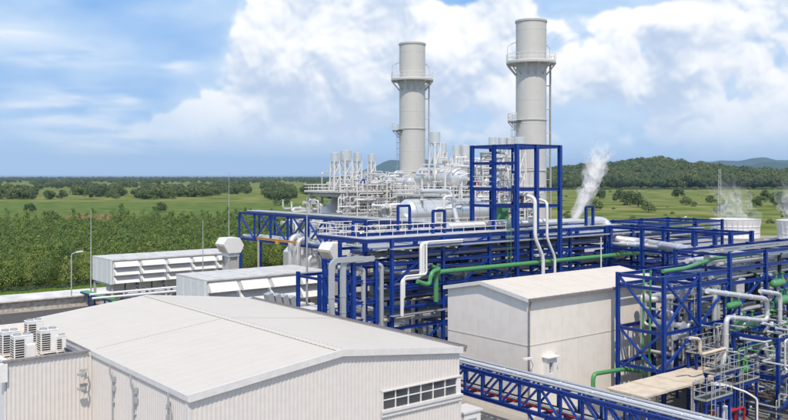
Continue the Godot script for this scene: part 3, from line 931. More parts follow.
func beige_hall():
	var x0 = 46.6
	var x1 = 64.0
	var n0 = 42.1
	var n1 = 50.9
	var e = 9.0
	var nr = 46.9
	var r = 9.75
	var t = thing("panel_hall", "tall beige building of smooth wall panels with a shallow roof beside the blue bridge", "building", V(x0, 0, n0))
	# wall panels in two tiers with an open joint between
	var tiers = [[0.0, 5.35], [5.43, e]]
	var c = 9
	var w = (x1 - x0) / c
	for k in c:
		for f in tiers:
			slab(t, "wall_panel", x0 + w * k + 0.008, f[0], n0, x0 + w * (k + 1) - 0.008, f[1] - (0.12 if f[1] == e else 0.0), n0 + 0.12, M.beige)
			slab(t, "wall_panel", x0 + w * k + 0.008, f[0], n1 - 0.12, x0 + w * (k + 1) - 0.008, f[1] - (0.12 if f[1] == e else 0.0), n1, M.beige)
	c = 5
	w = (n1 - n0 - 0.24) / c
	for k in c:
		var a = n0 + 0.12 + w * k + 0.008
		var b = a + w - 0.016
		var ht = func(n): return e - 0.1 + (r - e) * (1.0 - absf(n - nr) / (nr - n0))
		slab(t, "wall_panel", x0, 0, a, x0 + 0.12, 5.35, b, M.beige)
		var mb = MB.new()
		mb.hexa([V(x0, 5.43, a), V(x0 + 0.12, 5.43, a), V(x0 + 0.12, 5.43, b), V(x0, 5.43, b), V(x0, ht.call(a), a), V(x0 + 0.12, ht.call(a), a), V(x0 + 0.12, ht.call(b), b), V(x0, ht.call(b), b)])
		part(t, "wall_panel", mb, M.beige)
	slab(t, "wall_panel", x1 - 0.12, 0, n0 + 0.13, x1, e - 0.12, n1 - 0.13, M.beige)
	slab(t, "joint_flashing", x0 - 0.025, 5.352, n0 - 0.025, x1, 5.428, n0 + 0.05, M.beigeroof)
	slab(t, "joint_flashing", x0 - 0.025, 5.352, n0 + 0.05, x0 + 0.05, 5.428, n1, M.beigeroof)
	# roof sheets
	var k2 = 24
	w = (x1 - x0 + 0.5) / k2
	for s in [[n0 - 0.25, e - 0.06], [n1 + 0.25, e - 0.06]]:
		var mb = MB.new()
		for f in [[0.0, w - 0.08, 0.0, 0.0], [w - 0.08, w - 0.05, 0.0, 0.035], [w - 0.05, w - 0.02, 0.035, 0.035], [w - 0.02, w, 0.035, 0.0]]:
			mb.q(V(f[0], s[1] - r + f[2], s[0] - nr), V(f[0], f[2], 0), V(f[1], f[3], 0), V(f[1], s[1] - r + f[3], s[0] - nr), Vector3.UP)
		mb.q(V(0, s[1] - r - 0.05, s[0] - nr), V(0, -0.05, 0), V(w, -0.05, 0), V(w, s[1] - r - 0.05, s[0] - nr), Vector3.DOWN)
		var me = mb.mesh()
		for k in k2: sheet(t, "roof_sheet", me, V(x0 - 0.25 + w * k, r, nr), 0.0, M.beigeroof)
	for s in [[n0 - 0.25], [n1 + 0.25]]:
		var fl = MB.new()
		var ya = e - 0.06
		fl.hexa([V(x0 - 0.30, ya - 0.26, s[0]), V(x0 - 0.255, ya - 0.26, s[0]), V(x0 - 0.255, r - 0.26, nr), V(x0 - 0.30, r - 0.26, nr), V(x0 - 0.30, ya + 0.04, s[0]), V(x0 - 0.255, ya + 0.04, s[0]), V(x0 - 0.255, r + 0.04, nr), V(x0 - 0.30, r + 0.04, nr)])
		part(t, "flashing", fl, M.flash)
	slab(t, "gutter", x0 - 0.2, e - 0.26, n0 - 0.44, x1 + 0.2, e - 0.05, n0 - 0.255, M.gutter)
	var dp = MB.new()
	dp.tube([V(x0 - 0.05, e - 0.2, n0 - 0.34), V(x0 - 0.05, e - 0.8, n0 - 0.14), V(x0 - 0.05, 0.1, n0 - 0.14)], 0.07, 8)
	part(t, "down_pipe", dp, M.gutter)
	# air intake with hood on the lit side
	var xa = gx(548, n0)
	var ha = hy(377, xa, n0)
	var hb = hy(357, xa, n0)
	var d = part(t, "intake_housing", MB.new_box(B(xa - 0.55, ha, n0 - 0.40, xa - 0.32, hb, n0 - 0.003)), M.white)
	slab(d, "jamb", xa + 0.14, ha, n0 - 0.40, xa + 0.55, hb, n0 - 0.003, M.white)
	slab(d, "sill", xa - 0.318, ha, n0 - 0.395, xa + 0.138, ha + 0.35, n0 - 0.003, M.white)
	slab(d, "lintel", xa - 0.318, hb - 0.35, n0 - 0.395, xa + 0.138, hb, n0 - 0.003, M.white)
	for k in 3: slab(d, "louvre", xa - 0.31, ha + 0.45 + k * 0.28, n0 - 0.2, xa + 0.13, ha + 0.48 + k * 0.28, n0 - 0.05, M.galv)
	slab(d, "canopy", xa - 0.7, hb + 0.05, n0 - 0.65, xa + 0.7, hb + 0.12, n0 - 0.003, M.white)
	var lm = MB.new()
	var lx = gx(534, n0 - 0.3)
	lm.tube([V(lx, 3.4, n0 - 0.03), V(lx, 4.0, n0 - 0.2), V(lx - 1.0, 4.7, n0 - 0.8)], 0.035, 6)
	lm.box(V(lx - 1.75, 4.66, n0 - 0.95), V(lx - 0.9, 4.80, n0 - 0.7))
	solo("wall_lamp", "white tube lamp on a bent arm on the beige building", "lamp", V(lx, 3.4, n0 - 0.03), lm, M.white)
func filter_house(x1, n0, modules, label, pitch = 1.12):
	var x0 = 42.0
	var n1 = n0 + 8.0
	var t = thing("filter_house", label, "filter house", V(x0, 0, n0), "turbine air inlet houses")
	var top = 6.45
	var low = 3.05
	slab(t, "casing", x0, low, n0 + 0.55, x1, top - 0.16, n1, M.filter)
	slab(t, "end_panel", x0 - 0.08, low, n0 + 0.12, x0, top - 0.16, n1 - 0.05, M.filter)
	for k in 3: slab(t, "end_rib", x0 - 0.13, low, n0 + 2.0 + k * 2.0, x0 - 0.08, top - 0.2, n0 + 2.07 + k * 2.0, M.filter)
	# roof of flat panels
	var c = modules * 2
	for k in c:
		slab(t, "roof_panel", lerpf(x0 - 0.1, x1, float(k) / c) + 0.01, top - 0.16, n0 + 0.1, lerpf(x0 - 0.1, x1, float(k + 1) / c) - 0.01, top + (0.008 if k % 2 else 0.0), n1 + 0.1, M.filterroof)
	var w = (x1 - x0) / modules
	for m in modules:
		var xa = x0 + w * m + 0.28
		var xb = x0 + w * (m + 1) - 0.28
		slab(t, "frame_post", xa - 0.54, low, n0 + 0.3, xa, top - 0.16, n0 + 0.55, M.filter)
		slab(t, "screen", xa, low, n0 + 0.48, xb, top - 0.16, n0 + 0.549, M.steelgrey)
		for r in (3 if pitch < 1.2 else 2):
			var h = top - 0.12 - r * pitch
			var drop = pitch * 0.77
			var mb = MB.new()
			# sloping hood sheet with two cheeks
			mb.hexa([V(xa, h - drop - 0.04, n0 - 0.55), V(xb, h - drop - 0.04, n0 - 0.55), V(xb, h - 0.04, n0 + 0.5), V(xa, h - 0.04, n0 + 0.5), V(xa, h - drop, n0 - 0.58), V(xb, h - drop, n0 - 0.58), V(xb, h, n0 + 0.5), V(xa, h, n0 + 0.5)])
			for x in [xa - 0.02, xb]:
				mb.hexa([V(x, h - drop - 0.06, n0 - 0.55), V(x + 0.02, h - drop - 0.06, n0 - 0.55), V(x + 0.02, h - drop - 0.12, n0 + 0.5), V(x, h - drop - 0.12, n0 + 0.5), V(x, h - drop, n0 - 0.57), V(x + 0.02, h - drop, n0 - 0.57), V(x + 0.02, h - 0.02, n0 + 0.5), V(x, h - 0.02, n0 + 0.5)])
			part(t, "hood", mb, M.white)
	# steel legs and braces
	for k in modules + 1:
		var x = minf(x0 + 0.2 + w * k, x1 - 0.2)
		for n in [n0 + 0.8, n1 - 0.4]: beam(t, "leg", V(x, 0.0, n), V(x, low, n), 0.3, 0.3, M.steelgrey)
		beam(t, "cross_beam", V(x, low - 0.2, n0 + 0.6), V(x, low - 0.2, n1 - 0.2), 0.25, 0.35, M.steelgrey)
		if k < modules:
			beam(t, "brace", V(x, 0.4, n0 + 0.8), V(minf(x + w, x1 - 0.2), low - 0.3, n0 + 0.8), 0.12, 0.12, M.steelgrey, BOX)
			beam(t, "brace", V(x, low - 0.3, n0 + 0.8), V(minf(x + w, x1 - 0.2), 0.4, n0 + 0.8), 0.12, 0.12, M.steelgrey, BOX)
			for j in 2: slab(t, "transition_box", x + 0.5 + j * w * 0.45, low - 1.3, n0 + 1.6, x + 0.4 + (j + 1) * w * 0.42, low, n0 + 4.5, M.steelgrey)
func vent_hood(x, n, h, s, label):
	var t = thing("ventilation_hood", label, "vent", V(x, h, n), "white ventilation hoods")
	# faceted box whose mouth looks down and outward
	var mb = MB.new()
	var lo = [Vector2(-1.9, 1.5), Vector2(-1.0, 0.0), Vector2(1.3, 0.0), Vector2(1.9, 1.2), Vector2(1.1, 2.5), Vector2(-1.2, 2.5)]
	for k in lo.size():
		var a = lo[k] * s
		var b = lo[(k + 1) % lo.size()] * s
		var o = V((a.x + b.x) / 2, (a.y + b.y) / 2 - 1.2 * s, 0)
		mb.q(V(x + a.x, h + a.y, n), V(x + b.x, h + b.y, n), V(x + b.x, h + b.y, n + 3.0 * s), V(x + a.x, h + a.y, n + 3.0 * s), o)
	for nn in [n, n + 3.0 * s]:
		var out = V(0, 0, nn - n - 1.5 * s)
		mb.q(V(x + lo[0].x * s, h + lo[0].y * s, nn), V(x + lo[1].x * s, h + lo[1].y * s, nn), V(x + lo[2].x * s, h + lo[2].y * s, nn), V(x + lo[3].x * s, h + lo[3].y * s, nn), out)
		mb.q(V(x + lo[3].x * s, h + lo[3].y * s, nn), V(x + lo[4].x * s, h + lo[4].y * s, nn), V(x + lo[5].x * s, h + lo[5].y * s, nn), V(x + lo[0].x * s, h + lo[0].y * s, nn), out)
	part(t, "hood", mb, M.white)
	for k in 7:
		var f = (k + 0.5) / 7.0
		var p = V(x, h, n) + V(lerpf(-1.95, -1.05, f) * s, lerpf(1.4, 0.02, f) * s, 0)
		var sl = MB.new()
		sl.bar(p + V(-0.05, 0, 0.1 * s), p + V(-0.05, 0, 2.9 * s), 0.07, 0.10)
		part(t, "louvre", sl, M.tan)
	slab(t, "curb", x - 0.9 * s, h - 0.5, n + 0.3 * s, x + 1.2 * s, h, n + 2.7 * s, M.white)
	for k in 2:
		for j in 2:
			var p = V(x + (-0.7 + 1.7 * k) * s, 0, n + (0.5 + 2.0 * j) * s)
			beam(t, "leg", p, p + Vector3.UP * (h - 0.5), 0.22, 0.22, M.steelgrey)
	slab(t, "duct", x - 0.6 * s, 1.0, n + 0.7 * s, x + 0.9 * s, h - 0.5, n + 2.3 * s, M.steelgrey)
func buildings():
	turbine_hall()
	beige_hall()
	filter_house(58.0, 85.2, 4, "long white air inlet house with hoods, just behind the white shed's roof", 1.6)
	filter_house(61.5, 113.9, 5, "long white air inlet house with hoods on steel legs, near the plantation")
	vent_hood(gx(234, 103.0), 103.0, hy(253, gx(234, 103.0), 103.0), 0.82, "white angular ventilation hood beside the plantation end of the blue truss")
	vent_hood(gx(340, 73.0), 73.0, hy(260, gx(340, 73.0), 73.0), 0.72, "white angular ventilation hood close to the galvanised ducts")

# ---------------------------------------------------------------- stacks and boilers
func ring_deck(mb, c, r0, r1, h, a0 = 0.0, a1 = TAU, thick = 0.12):
	var s = 28
	for k in s:
		var t0 = lerpf(a0, a1, float(k) / s)
		var t1 = lerpf(a0, a1, float(k + 1) / s)
		var d0 = Vector3(cos(t0), 0, sin(t0))
		var d1 = Vector3(cos(t1), 0, sin(t1))
		var o = c + Vector3.UP * h
		mb.q(o + d0 * r0, o + d0 * r1, o + d1 * r1, o + d1 * r0, Vector3.UP)
		mb.q(o + d0 * r0 - Vector3.UP * thick, o + d0 * r1 - Vector3.UP * thick, o + d1 * r1 - Vector3.UP * thick, o + d1 * r0 - Vector3.UP * thick, Vector3.DOWN)
		mb.q(o + d0 * r1, o + d0 * r1 - Vector3.UP * thick, o + d1 * r1 - Vector3.UP * thick, o + d1 * r1, d0)
func ring_rail(mb, c, r, h, a0 = 0.0, a1 = TAU, posts = 26):
	var pts = []
	for k in posts + 1:
		var t = lerpf(a0, a1, float(k) / posts)
		pts.append(c + Vector3(cos(t) * r, h, sin(t) * r))
	for k in posts:
		for y in [1.2, 0.65]: mb.rod(pts[k] + Vector3.UP * y, pts[k + 1] + Vector3.UP * y, 0.035, 0.035, 4, false)
		mb.bar(pts[k] + Vector3.UP * 0.1, pts[k + 1] + Vector3.UP * 0.1, 0.02, 0.16)
		mb.rod(pts[k], pts[k] + Vector3.UP * 1.2, 0.04, 0.04, 4, false)
func chimney(x, n, top, deck_h, mid_h, label):
	var c = V(x, 0, n)
	var t = thing("chimney", label, "chimney", c, "exhaust stacks")
	var R = 2.38
	var mb = MB.new()
	var prof = [[0.0, R * 1.03], [8.0, R]]
	var h = 8.0
	while h < top - 3.0:      # shell rings with a weld bead between
		prof.append([h + 3.55, R]); prof.append([h + 3.57, R + 0.018]); prof.append([h + 3.63, R + 0.018]); prof.append([h + 3.65, R])
		h += 3.65
	prof.append_array([[top - 0.55, R], [top - 0.5, R + 0.02], [top, R + 0.02]])
	mb.lathe(c, Vector3.UP, prof, 48)
	mb.lathe(c, Vector3.UP, [[top, R + 0.02], [top, R - 0.15], [top - 7.0, R - 0.15], [top - 7.0, 0.0]], 48)
	part(t, "shell", mb, M.stack)
	mb = MB.new()
	mb.lathe(c, Vector3.UP, [[top - 0.32, R], [top - 0.32, R + 0.13], [top - 0.05, R + 0.13], [top - 0.05, R]], 48)
	part(t, "top_ring", mb, M.steelgrey)
	for f in [deck_h - 9.1, deck_h - 17.0]:
		mb = MB.new()
		mb.lathe(c, Vector3.UP, [[f, R], [f, R + 0.14], [f + 0.12, R + 0.14], [f + 0.12, R]], 48)
		part(t, "stiffener_ring", mb, M.stack)
	# round platform, brackets and railing
	mb = MB.new()
	ring_deck(mb, c, R + 0.02, R + 1.5, deck_h, 0.0, TAU, 0.28)
	var pf = part(t, "platform", mb, M.steelgrey)
	mb = MB.new()
	ring_rail(mb, c, R + 1.46, deck_h)
	part(pf, "railing", mb, M.white)
	for k in 12:
		var a = TAU * k / 12.0
		var o = Vector3(cos(a), 0, sin(a))
		mb = MB.new()
		mb.bar(c + o * (R + 1.4) + Vector3.UP * (deck_h - 0.35), c + o * (R + 0.02) + Vector3.UP * (deck_h - 2.0), 0.16, 0.16)
		mb.bar(c + o * (R + 0.02) + Vector3.UP * (deck_h - 0.2), c + o * (R + 1.3) + Vector3.UP * (deck_h - 0.2), 0.12, 0.16)
		part(pf, "bracket", mb, M.steelgrey)
	# small half platform lower down, on the side toward the boiler
	var left = atan2(-CA, -SA)      # the side seen on the left of the camera
	mb = MB.new()
	ring_deck(mb, c, R + 0.02, R + 1.3, mid_h, left - 0.75, left + 0.95)
	var p2 = part(t, "platform", mb, M.steelgrey)
	mb = MB.new()
	ring_rail(mb, c, R + 1.25, mid_h, left - 0.75, left + 0.95, 10)
	part(p2, "railing", mb, M.white)
	for k in 3:
		var a = left - 0.5 + 0.6 * k
		var o = Vector3(cos(a), 0, sin(a))
		mb = MB.new()
		mb.bar(c + o * (R + 1.2) + Vector3.UP * (mid_h - 0.15), c + o * (R + 0.02) + Vector3.UP * (mid_h - 1.4), 0.11, 0.11)
		part(p2, "bracket", mb, M.steelgrey)
	# caged ladders
	for f in [[left + 0.55, 12.0, mid_h + 1.2], [left + 1.0, mid_h, deck_h + 1.1]]:
		var o = Vector3(cos(f[0]), 0, sin(f[0]))
		var s = o.cross(Vector3.UP).normalized()
		mb = MB.new()
		mb.ladder(c + o * (R + 0.28) + Vector3.UP * f[1], c + o * (R + 0.28) + Vector3.UP * f[2], s)
		var hh = f[1] + 2.3
		while hh < f[2] - 0.3:
			for j in 6:
				var a0 = PI * j / 6.0
				var a1 = PI * (j + 1) / 6.0
				mb.rod(c + o * (R + 0.28 + 0.75 * sin(a0)) + s * 0.38 * cos(a0) + Vector3.UP * hh, c + o * (R + 0.28 + 0.75 * sin(a1)) + s * 0.38 * cos(a1) + Vector3.UP * hh, 0.025, 0.025, 4, false)
			hh += 1.1
		for j in 4:
			var a0 = PI * (j + 0.5) / 4.0
			mb.rod(c + o * (R + 0.28 + 0.75 * sin(a0)) + s * 0.38 * cos(a0) + Vector3.UP * (f[1] + 2.3), c + o * (R + 0.28 + 0.75 * sin(a0)) + s * 0.38 * cos(a0) + Vector3.UP * f[2], 0.02, 0.02, 4, false)
		part(t, "ladder", mb, M.steelgrey)
	# sampling pipe and conduit down the other side
	var ra = left + PI * 0.93
	for k in 2:
		var o = Vector3(cos(ra + k * 0.16), 0, sin(ra + k * 0.16))
		mb = MB.new()
		mb.rod(c + o * (R + 0.75) + Vector3.UP * 8.0, c + o * (R + 0.75) + Vector3.UP * (deck_h - 0.2), 0.09, 0.09, 8)
		for j in 7: mb.rod(c + o * R + Vector3.UP * (10.0 + j * 3.7), c + o * (R + 0.75) + Vector3.UP * (10.0 + j * 3.7), 0.05, 0.05, 6)
		part(t, "riser_pipe", mb, M.steelgrey)
	# lamps on the platform, sampling ports
	for a in [left + 0.1, left + 1.3, left + PI - 0.5]:
		var o = Vector3(cos(a), 0, sin(a))
		mb = MB.new()
		var p = c + o * (R + 1.3) + Vector3.UP * deck_h
		mb.tube([p, p + Vector3.UP * 2.6, p + Vector3.UP * 3.1 - o * 0.9], 0.045, 6)
		mb.bar(p + Vector3.UP * 3.0 - o * 0.6, p + Vector3.UP * 3.25 - o * 1.35, 0.22, 0.12)
		part(t, "platform_lamp", mb, M.steelgrey)
	for a in [left + 0.9, left + 1.7, left + 2.3]:
		var o = Vector3(cos(a), 0, sin(a))
		mb = MB.new()
		mb.rod(c + o * R + Vector3.UP * (deck_h + 1.3), c + o * (R + 0.5) + Vector3.UP * (deck_h + 1.3), 0.16, 0.16, 10)
		mb.rod(c + o * (R + 0.5) + Vector3.UP * (deck_h + 1.3), c + o * (R + 0.56) + Vector3.UP * (deck_h + 1.3), 0.26, 0.26, 10)
		part(t, "sampling_port", mb, M.steelgrey)
func silencer(t, x, n, base, low, r, tall):
	# steam silencer on a lattice support
	var c = V(x, low, n)
	var mb = MB.new()
	mb.lathe(c, Vector3.UP, [[-0.5, r * 0.35], [-0.1, r * 0.7], [0.0, r], [tall - 0.05, r], [tall, r - 0.05], [tall, r * 0.72], [tall - 0.4, r * 0.7], [tall - 0.4, 0.0]], 20)
	var s = part(t, "silencer", mb, M.silver)
	mb = MB.new()
	mb.rod(V(x, base, n), V(x, low - 0.4, n), 0.22, 0.22, 10)
	part(s, "riser", mb, M.silver)
	for f in [[-1, -1], [1, -1], [1, 1], [-1, 1]]:
		var p = V(x + f[0] * r * 0.95, base, n + f[1] * r * 0.95)
		var q = V(x + f[0] * r * 0.7, low + 0.1, n + f[1] * r * 0.7)
		beam(s, "leg", p, q, 0.18, 0.18, M.white, BOX)
		var p2 = V(x - f[1] * r * 0.95, base, n + f[0] * r * 0.95)
		var q2 = V(x - f[1] * r * 0.7, low, n + f[0] * r * 0.7)
		beam(s, "brace", p.lerp(q, 0.08), p2.lerp(q2, 0.5), 0.10, 0.10, M.white, BOX)
		beam(s, "brace", p.lerp(q, 0.5), p2.lerp(q2, 0.92), 0.10, 0.10, M.white, BOX)
		beam(s, "brace", p.lerp(q, 0.5), p2.lerp(q2, 0.5), 0.10, 0.10, M.white, BOX)
func deck(t, x0, n0, x1, n1, h, open = "", m = null):
	var d = slab(t, "platform", x0, h - 0.22, n0, x1, h, n1, M.steelgrey if m == null else m)
	var mb = MB.new()
	if not "n" in open: mb.rail([V(x0, h, n0), V(x1, h, n0)], 1.15, 1.5, 0.045)
	if not "w" in open: mb.rail([V(x0, h, n0), V(x0, h, n1)], 1.15, 1.5, 0.045)
	if not "f" in open: mb.rail([V(x0, h, n1), V(x1, h, n1)], 1.15, 1.5, 0.045)
	if not "e" in open: mb.rail([V(x1, h, n0), V(x1, h, n1)], 1.15, 1.5, 0.045)
	part(t, "railing", mb, M.white)
	return d
func jumble(t, x0, n0, x1, n1, h0, h1, count, sd, mats, r0 = 0.08, r1 = 0.28):
	# bent process pipes running through a region, each with flanges
	var r = RandomNumberGenerator.new()
	r.seed = sd
	for k in count:
		var p = V(r.randf_range(x0, x1), r.randf_range(h0, h1), r.randf_range(n0, n1))
		var pts = [p]
		var axis = r.randi() % 3
		for j in 2 + r.randi() % 3:
			axis = (axis + 1 + r.randi() % 2) % 3
			var q = pts[pts.size() - 1]
			if axis == 0: q = V(clampf(q.x + r.randf_range(-5, 5), x0, x1), q.y, -q.z)
			elif axis == 1: q = V(q.x, clampf(q.y + r.randf_range(-5, 5), h0, h1), -q.z)
			else: q = V(q.x, q.y, clampf(-q.z + r.randf_range(-4, 4), n0, n1))
			if q.distance_to(pts[pts.size() - 1]) > 0.9: pts.append(q)
		if pts.size() < 2: continue
		var rad = r.randf_range(r0, r1)
		var mb = MB.new()
		mb.tube(pts, rad, 9)
		for e in [0, pts.size() - 1]:
			var b = pts[1] if e == 0 else pts[e - 1]
			var z = (b - pts[e]).normalized()
			mb.rod(pts[e] - z * 0.04, pts[e] + z * 0.05, rad * 1.6, rad * 1.6, 10)
		part(t, "pipe", mb, mats[r.randi() % mats.size()])
func boiler(n, label, sils, near_one):
	var x0 = 76.0 if near_one else 79.6
	var x1 = 96.0
	var na = n - 4.2
	var nb = n + 4.2
	var t = thing("boiler", label, "boiler", V(x0, 0, n), "heat recovery boilers")
	var top = 15.2
	# casing of panels with vertical buckstays
	slab(t, "casing", x0 + 4.0, 1.0, na + 0.9, x1 - 3.0, top - 0.4, nb - 0.9, M.steelgrey)
	var mb = MB.new()
	mb.hexa([V(x0 - 7.0, 2.0, n - 1.6), V(x0 + 4.0, 1.0, na + 1.0), V(x0 + 4.0, 1.0, nb - 1.0), V(x0 - 7.0, 2.0, n + 1.6), V(x0 - 7.0, 5.5, n - 1.6), V(x0 + 4.0, top - 1.0, na + 1.0), V(x0 + 4.0, top - 1.0, nb - 1.0), V(x0 - 7.0, 5.5, n + 1.6)])
	part(t, "inlet_duct", mb, M.silver)
	mb = MB.new()
	mb.hexa([V(x1 - 3.0, 1.0, na + 1.0), V(x1 + 1.0, 3.0, n - 1.8), V(x1 + 1.0, 3.0, n + 1.8), V(x1 - 3.0, 1.0, nb - 1.0), V(x1 - 3.0, top - 1.0, na + 1.0), V(x1 + 1.0, 11.0, n - 1.8), V(x1 + 1.0, 11.0, n + 1.8), V(x1 - 3.0, top - 1.0, nb - 1.0)])
	part(t, "outlet_duct", mb, M.steelgrey)
	for k in 8:
		var x = lerpf(x0 + 0.3, x1 - 0.6, k / 7.0)
		beam(t, "column", V(x, 0, na), V(x, top - 0.2, na), 0.34, 0.34, M.steelgrey)
		beam(t, "column", V(x, 0, nb), V(x, top - 0.2, nb), 0.34, 0.34, M.steelgrey)
		beam(t, "cross_beam", V(x, top - 0.45, na - 1.0), V(x, top - 0.45, nb + 1.0), 0.3, 0.45, M.steelgrey)
	for h in [4.0, 8.0, 11.6]:
		beam(t, "side_beam", V(x0, h, na), V(x1 - 0.5, h, na), 0.25, 0.4, M.steelgrey)
		beam(t, "side_beam", V(x0, h, na - 0.0), V(x0, h, nb), 0.25, 0.4, M.steelgrey)
	for k in 4:
		var xa = lerpf(x0 + 0.3, x1 - 0.6, (k * 2) / 7.0)
		var xb = lerpf(x0 + 0.3, x1 - 0.6, (k * 2 + 1) / 7.0)
		beam(t, "brace", V(xa, 8.0, na), V(xb, 11.6, na), 0.16, 0.16, M.steelgrey, BOX)
		beam(t, "brace", V(xb, 8.0, na), V(xa, 4.0, na), 0.16, 0.16, M.steelgrey, BOX)
	# decks
	deck(t, x0 - 0.6, na - 1.0, x1 + 0.4, nb + 1.0, top + 0.2)
	deck(t, x0 - 0.2, na - 1.3, x1 - 4.0, na - 0.2, 11.8, "f")
	deck(t, x0 + 2.0, na - 1.3, x1 - 2.0, na - 0.2, 8.2, "f")
	deck(t, x0 + 1.0, na - 0.9, x1 - 6.0, na - 0.2, 13.5, "f")
	# drums on the roof, across and along
	for f in ([[x0 + 3.4, 1.55, 17.7], [x0 + 9.0, 0.85, 16.9], [x0 + 13.5, 0.8, 16.8]] if near_one else [[x0 + 10.0, 0.7, 16.6], [x0 + 15.5, 0.85, 16.9]]):
		mb = MB.new()
		var r = f[1]
		mb.lathe(V(f[0], f[2], na - 0.4), V(0, 0, 1), [[-0.62 * r, 0.0], [-0.58 * r, 0.35 * r], [-0.4 * r, 0.75 * r], [0, r], [7.6, r], [7.6 + 0.4 * r, 0.75 * r], [7.6 + 0.58 * r, 0.35 * r], [7.6 + 0.62 * r, 0]], 24)
		var dr = part(t, "drum", mb, M.silver)
		for k in 4:
			mb = MB.new()
			var zz = na + 0.6 + k * 1.9
			mb.lathe(V(f[0], f[2], zz), V(0, 0, 1), [[0, r], [0, r + 0.03], [0.09, r + 0.03], [0.09, r]], 24)
			part(dr, "strap", mb, M.galv)
		for k in 2:
			slab(dr, "saddle", f[0] - r * 0.8, top + 0.2, na + 1.4 + k * 4.4, f[0] + r * 0.8, f[2] - r * 0.6, na + 1.7 + k * 4.4, M.steelgrey)
		mb = MB.new()
		mb.tube([V(f[0], f[2] + r * 0.9, n), V(f[0], f[2] + r + 1.0, n), V(f[0] + 2.2, f[2] + r + 1.0, n), V(f[0] + 2.2, top + 0.3, n)], 0.24, 10)
		part(dr, "steam_pipe", mb, M.silver)
	for s in sils: silencer(t, s[0], s[1], top + 0.2, s[2], s[3], s[4])
	# light white frame over the roof
	for f in [] if not near_one else [[x0 + 0.6, na - 0.6], [x0 + 7.2, na - 0.6], [x0 + 12.0, na - 0.6], [x0 + 0.6, n], [x0 + 7.2, n]]:
		beam(t, "frame_post", V(f[0], top + 0.2, f[1]), V(f[0], top + 4.4, f[1]), 0.18, 0.18, M.white, BOX)
	if near_one: beam(t, "frame_beam", V(x0 + 0.6, top + 4.4, na - 0.6), V(x0 + 12.0, top + 4.4, na - 0.6), 0.18, 0.2, M.white, BOX)
	if near_one: beam(t, "frame_beam", V(x0 + 0.6, top + 4.4, na - 0.6), V(x0 + 0.6, top + 4.4, n), 0.18, 0.2, M.white, BOX)
	if near_one: beam(t, "frame_beam", V(x0 + 7.2, top + 4.4, na - 0.6), V(x0 + 7.2, top + 4.4, n), 0.18, 0.2, M.white, BOX)
	jumble(t, x0, na - 1.2, x1 - 2.0, na - 0.3, 5.0, 14.5, 46, 100 + int(n), [M.silver, M.silver, M.steelgrey, M.white, M.galv])
	jumble(t, x0 + 0.3, na - 1.0, x1 - 1.0, n + 2.0, top + 0.6, top + 3.6, 34, 200 + int(n), [M.silver, M.silver, M.white, M.galv], 0.07, 0.2)
	jumble(t, x0 - 6.5, na - 0.6, x0 - 0.4, n + 3.0, 5.5, 14.0, 34, 300 + int(n), [M.silver, M.steelgrey, M.white], 0.1, 0.3)
	jumble(t, x0 - 0.4, na - 1.5, x1 - 2.0, na - 0.1, 7.5, 15.0, 110, 400 + int(n), [M.silver, M.white, M.steelgrey, M.white], 0.05, 0.13)
	jumble(t, x0 + 0.2, na - 1.2, x1 - 3.0, na + 2.0, top + 0.4, top + (5.5 if near_one else 2.2), 66 if near_one else 30, 500 + int(n), [M.silver, M.white, M.white], 0.045, 0.12)
	for k in 9:      # thin risers beside the deck
		mb = MB.new()
		var xr = x0 + 0.8 + k * 2.1
		mb.tube([V(xr, 6.0, na - 1.45), V(xr, top + 1.3 + (k % 3) * (1.3 if near_one else 0.5), na - 1.45), V(xr + 0.7, top + 1.3 + (k % 3) * (1.3 if near_one else 0.5), na + 0.6)], 0.10, 8)
		part(t, "riser_pipe", mb, [M.silver, M.white, M.steelgrey][k % 3])
	if near_one: deck(t, x0 + 5.0, na - 0.6, x0 + 10.5, n, top + 3.2, "")
	# valve actuators and tube lamps
	for f in [[x0 + 5.2, na + 0.5, top + 2.2, M.valveblue], [x0 + 6.0, na + 0.7, top + 2.3, M.valveblue], [x0 + 7.6, na + 0.2, top + 1.7, M.orange]]:
		mb = MB.new()
		mb.lathe(V(f[0], f[2], f[1]), Vector3.UP, [[-0.9, 0.1], [-0.2, 0.1], [-0.2, 0.42], [0.05, 0.45], [0.2, 0.3], [0.3, 0.0]], 14)
		part(t, "valve", mb, f[3])
	for k in 7:
		var p = V(x0 + 0.2 + k * 2.6, [11.8, top + 0.2][k % 2], na - 1.35)
		mb = MB.new()
		mb.tube([p, p + Vector3.UP * 2.3, p + Vector3.UP * 2.6 + V(0, 0, -0.5)], 0.04, 6)
		mb.bar(p + Vector3.UP * 2.55 + V(-0.9, -0.15, -0.5), p + Vector3.UP * 2.65 + V(0.7, 0.25, -0.5), 0.16, 0.12)
		part(t, "tube_lamp", mb, M.white)
	if near_one:
		mb = MB.new()
		mb.ladder(V(x0 - 0.5, 8.2, na - 1.6), V(x0 - 0.5, top + 1.2, na - 1.6), Vector3.RIGHT)
		part(t, "ladder", mb, M.white)
	return t
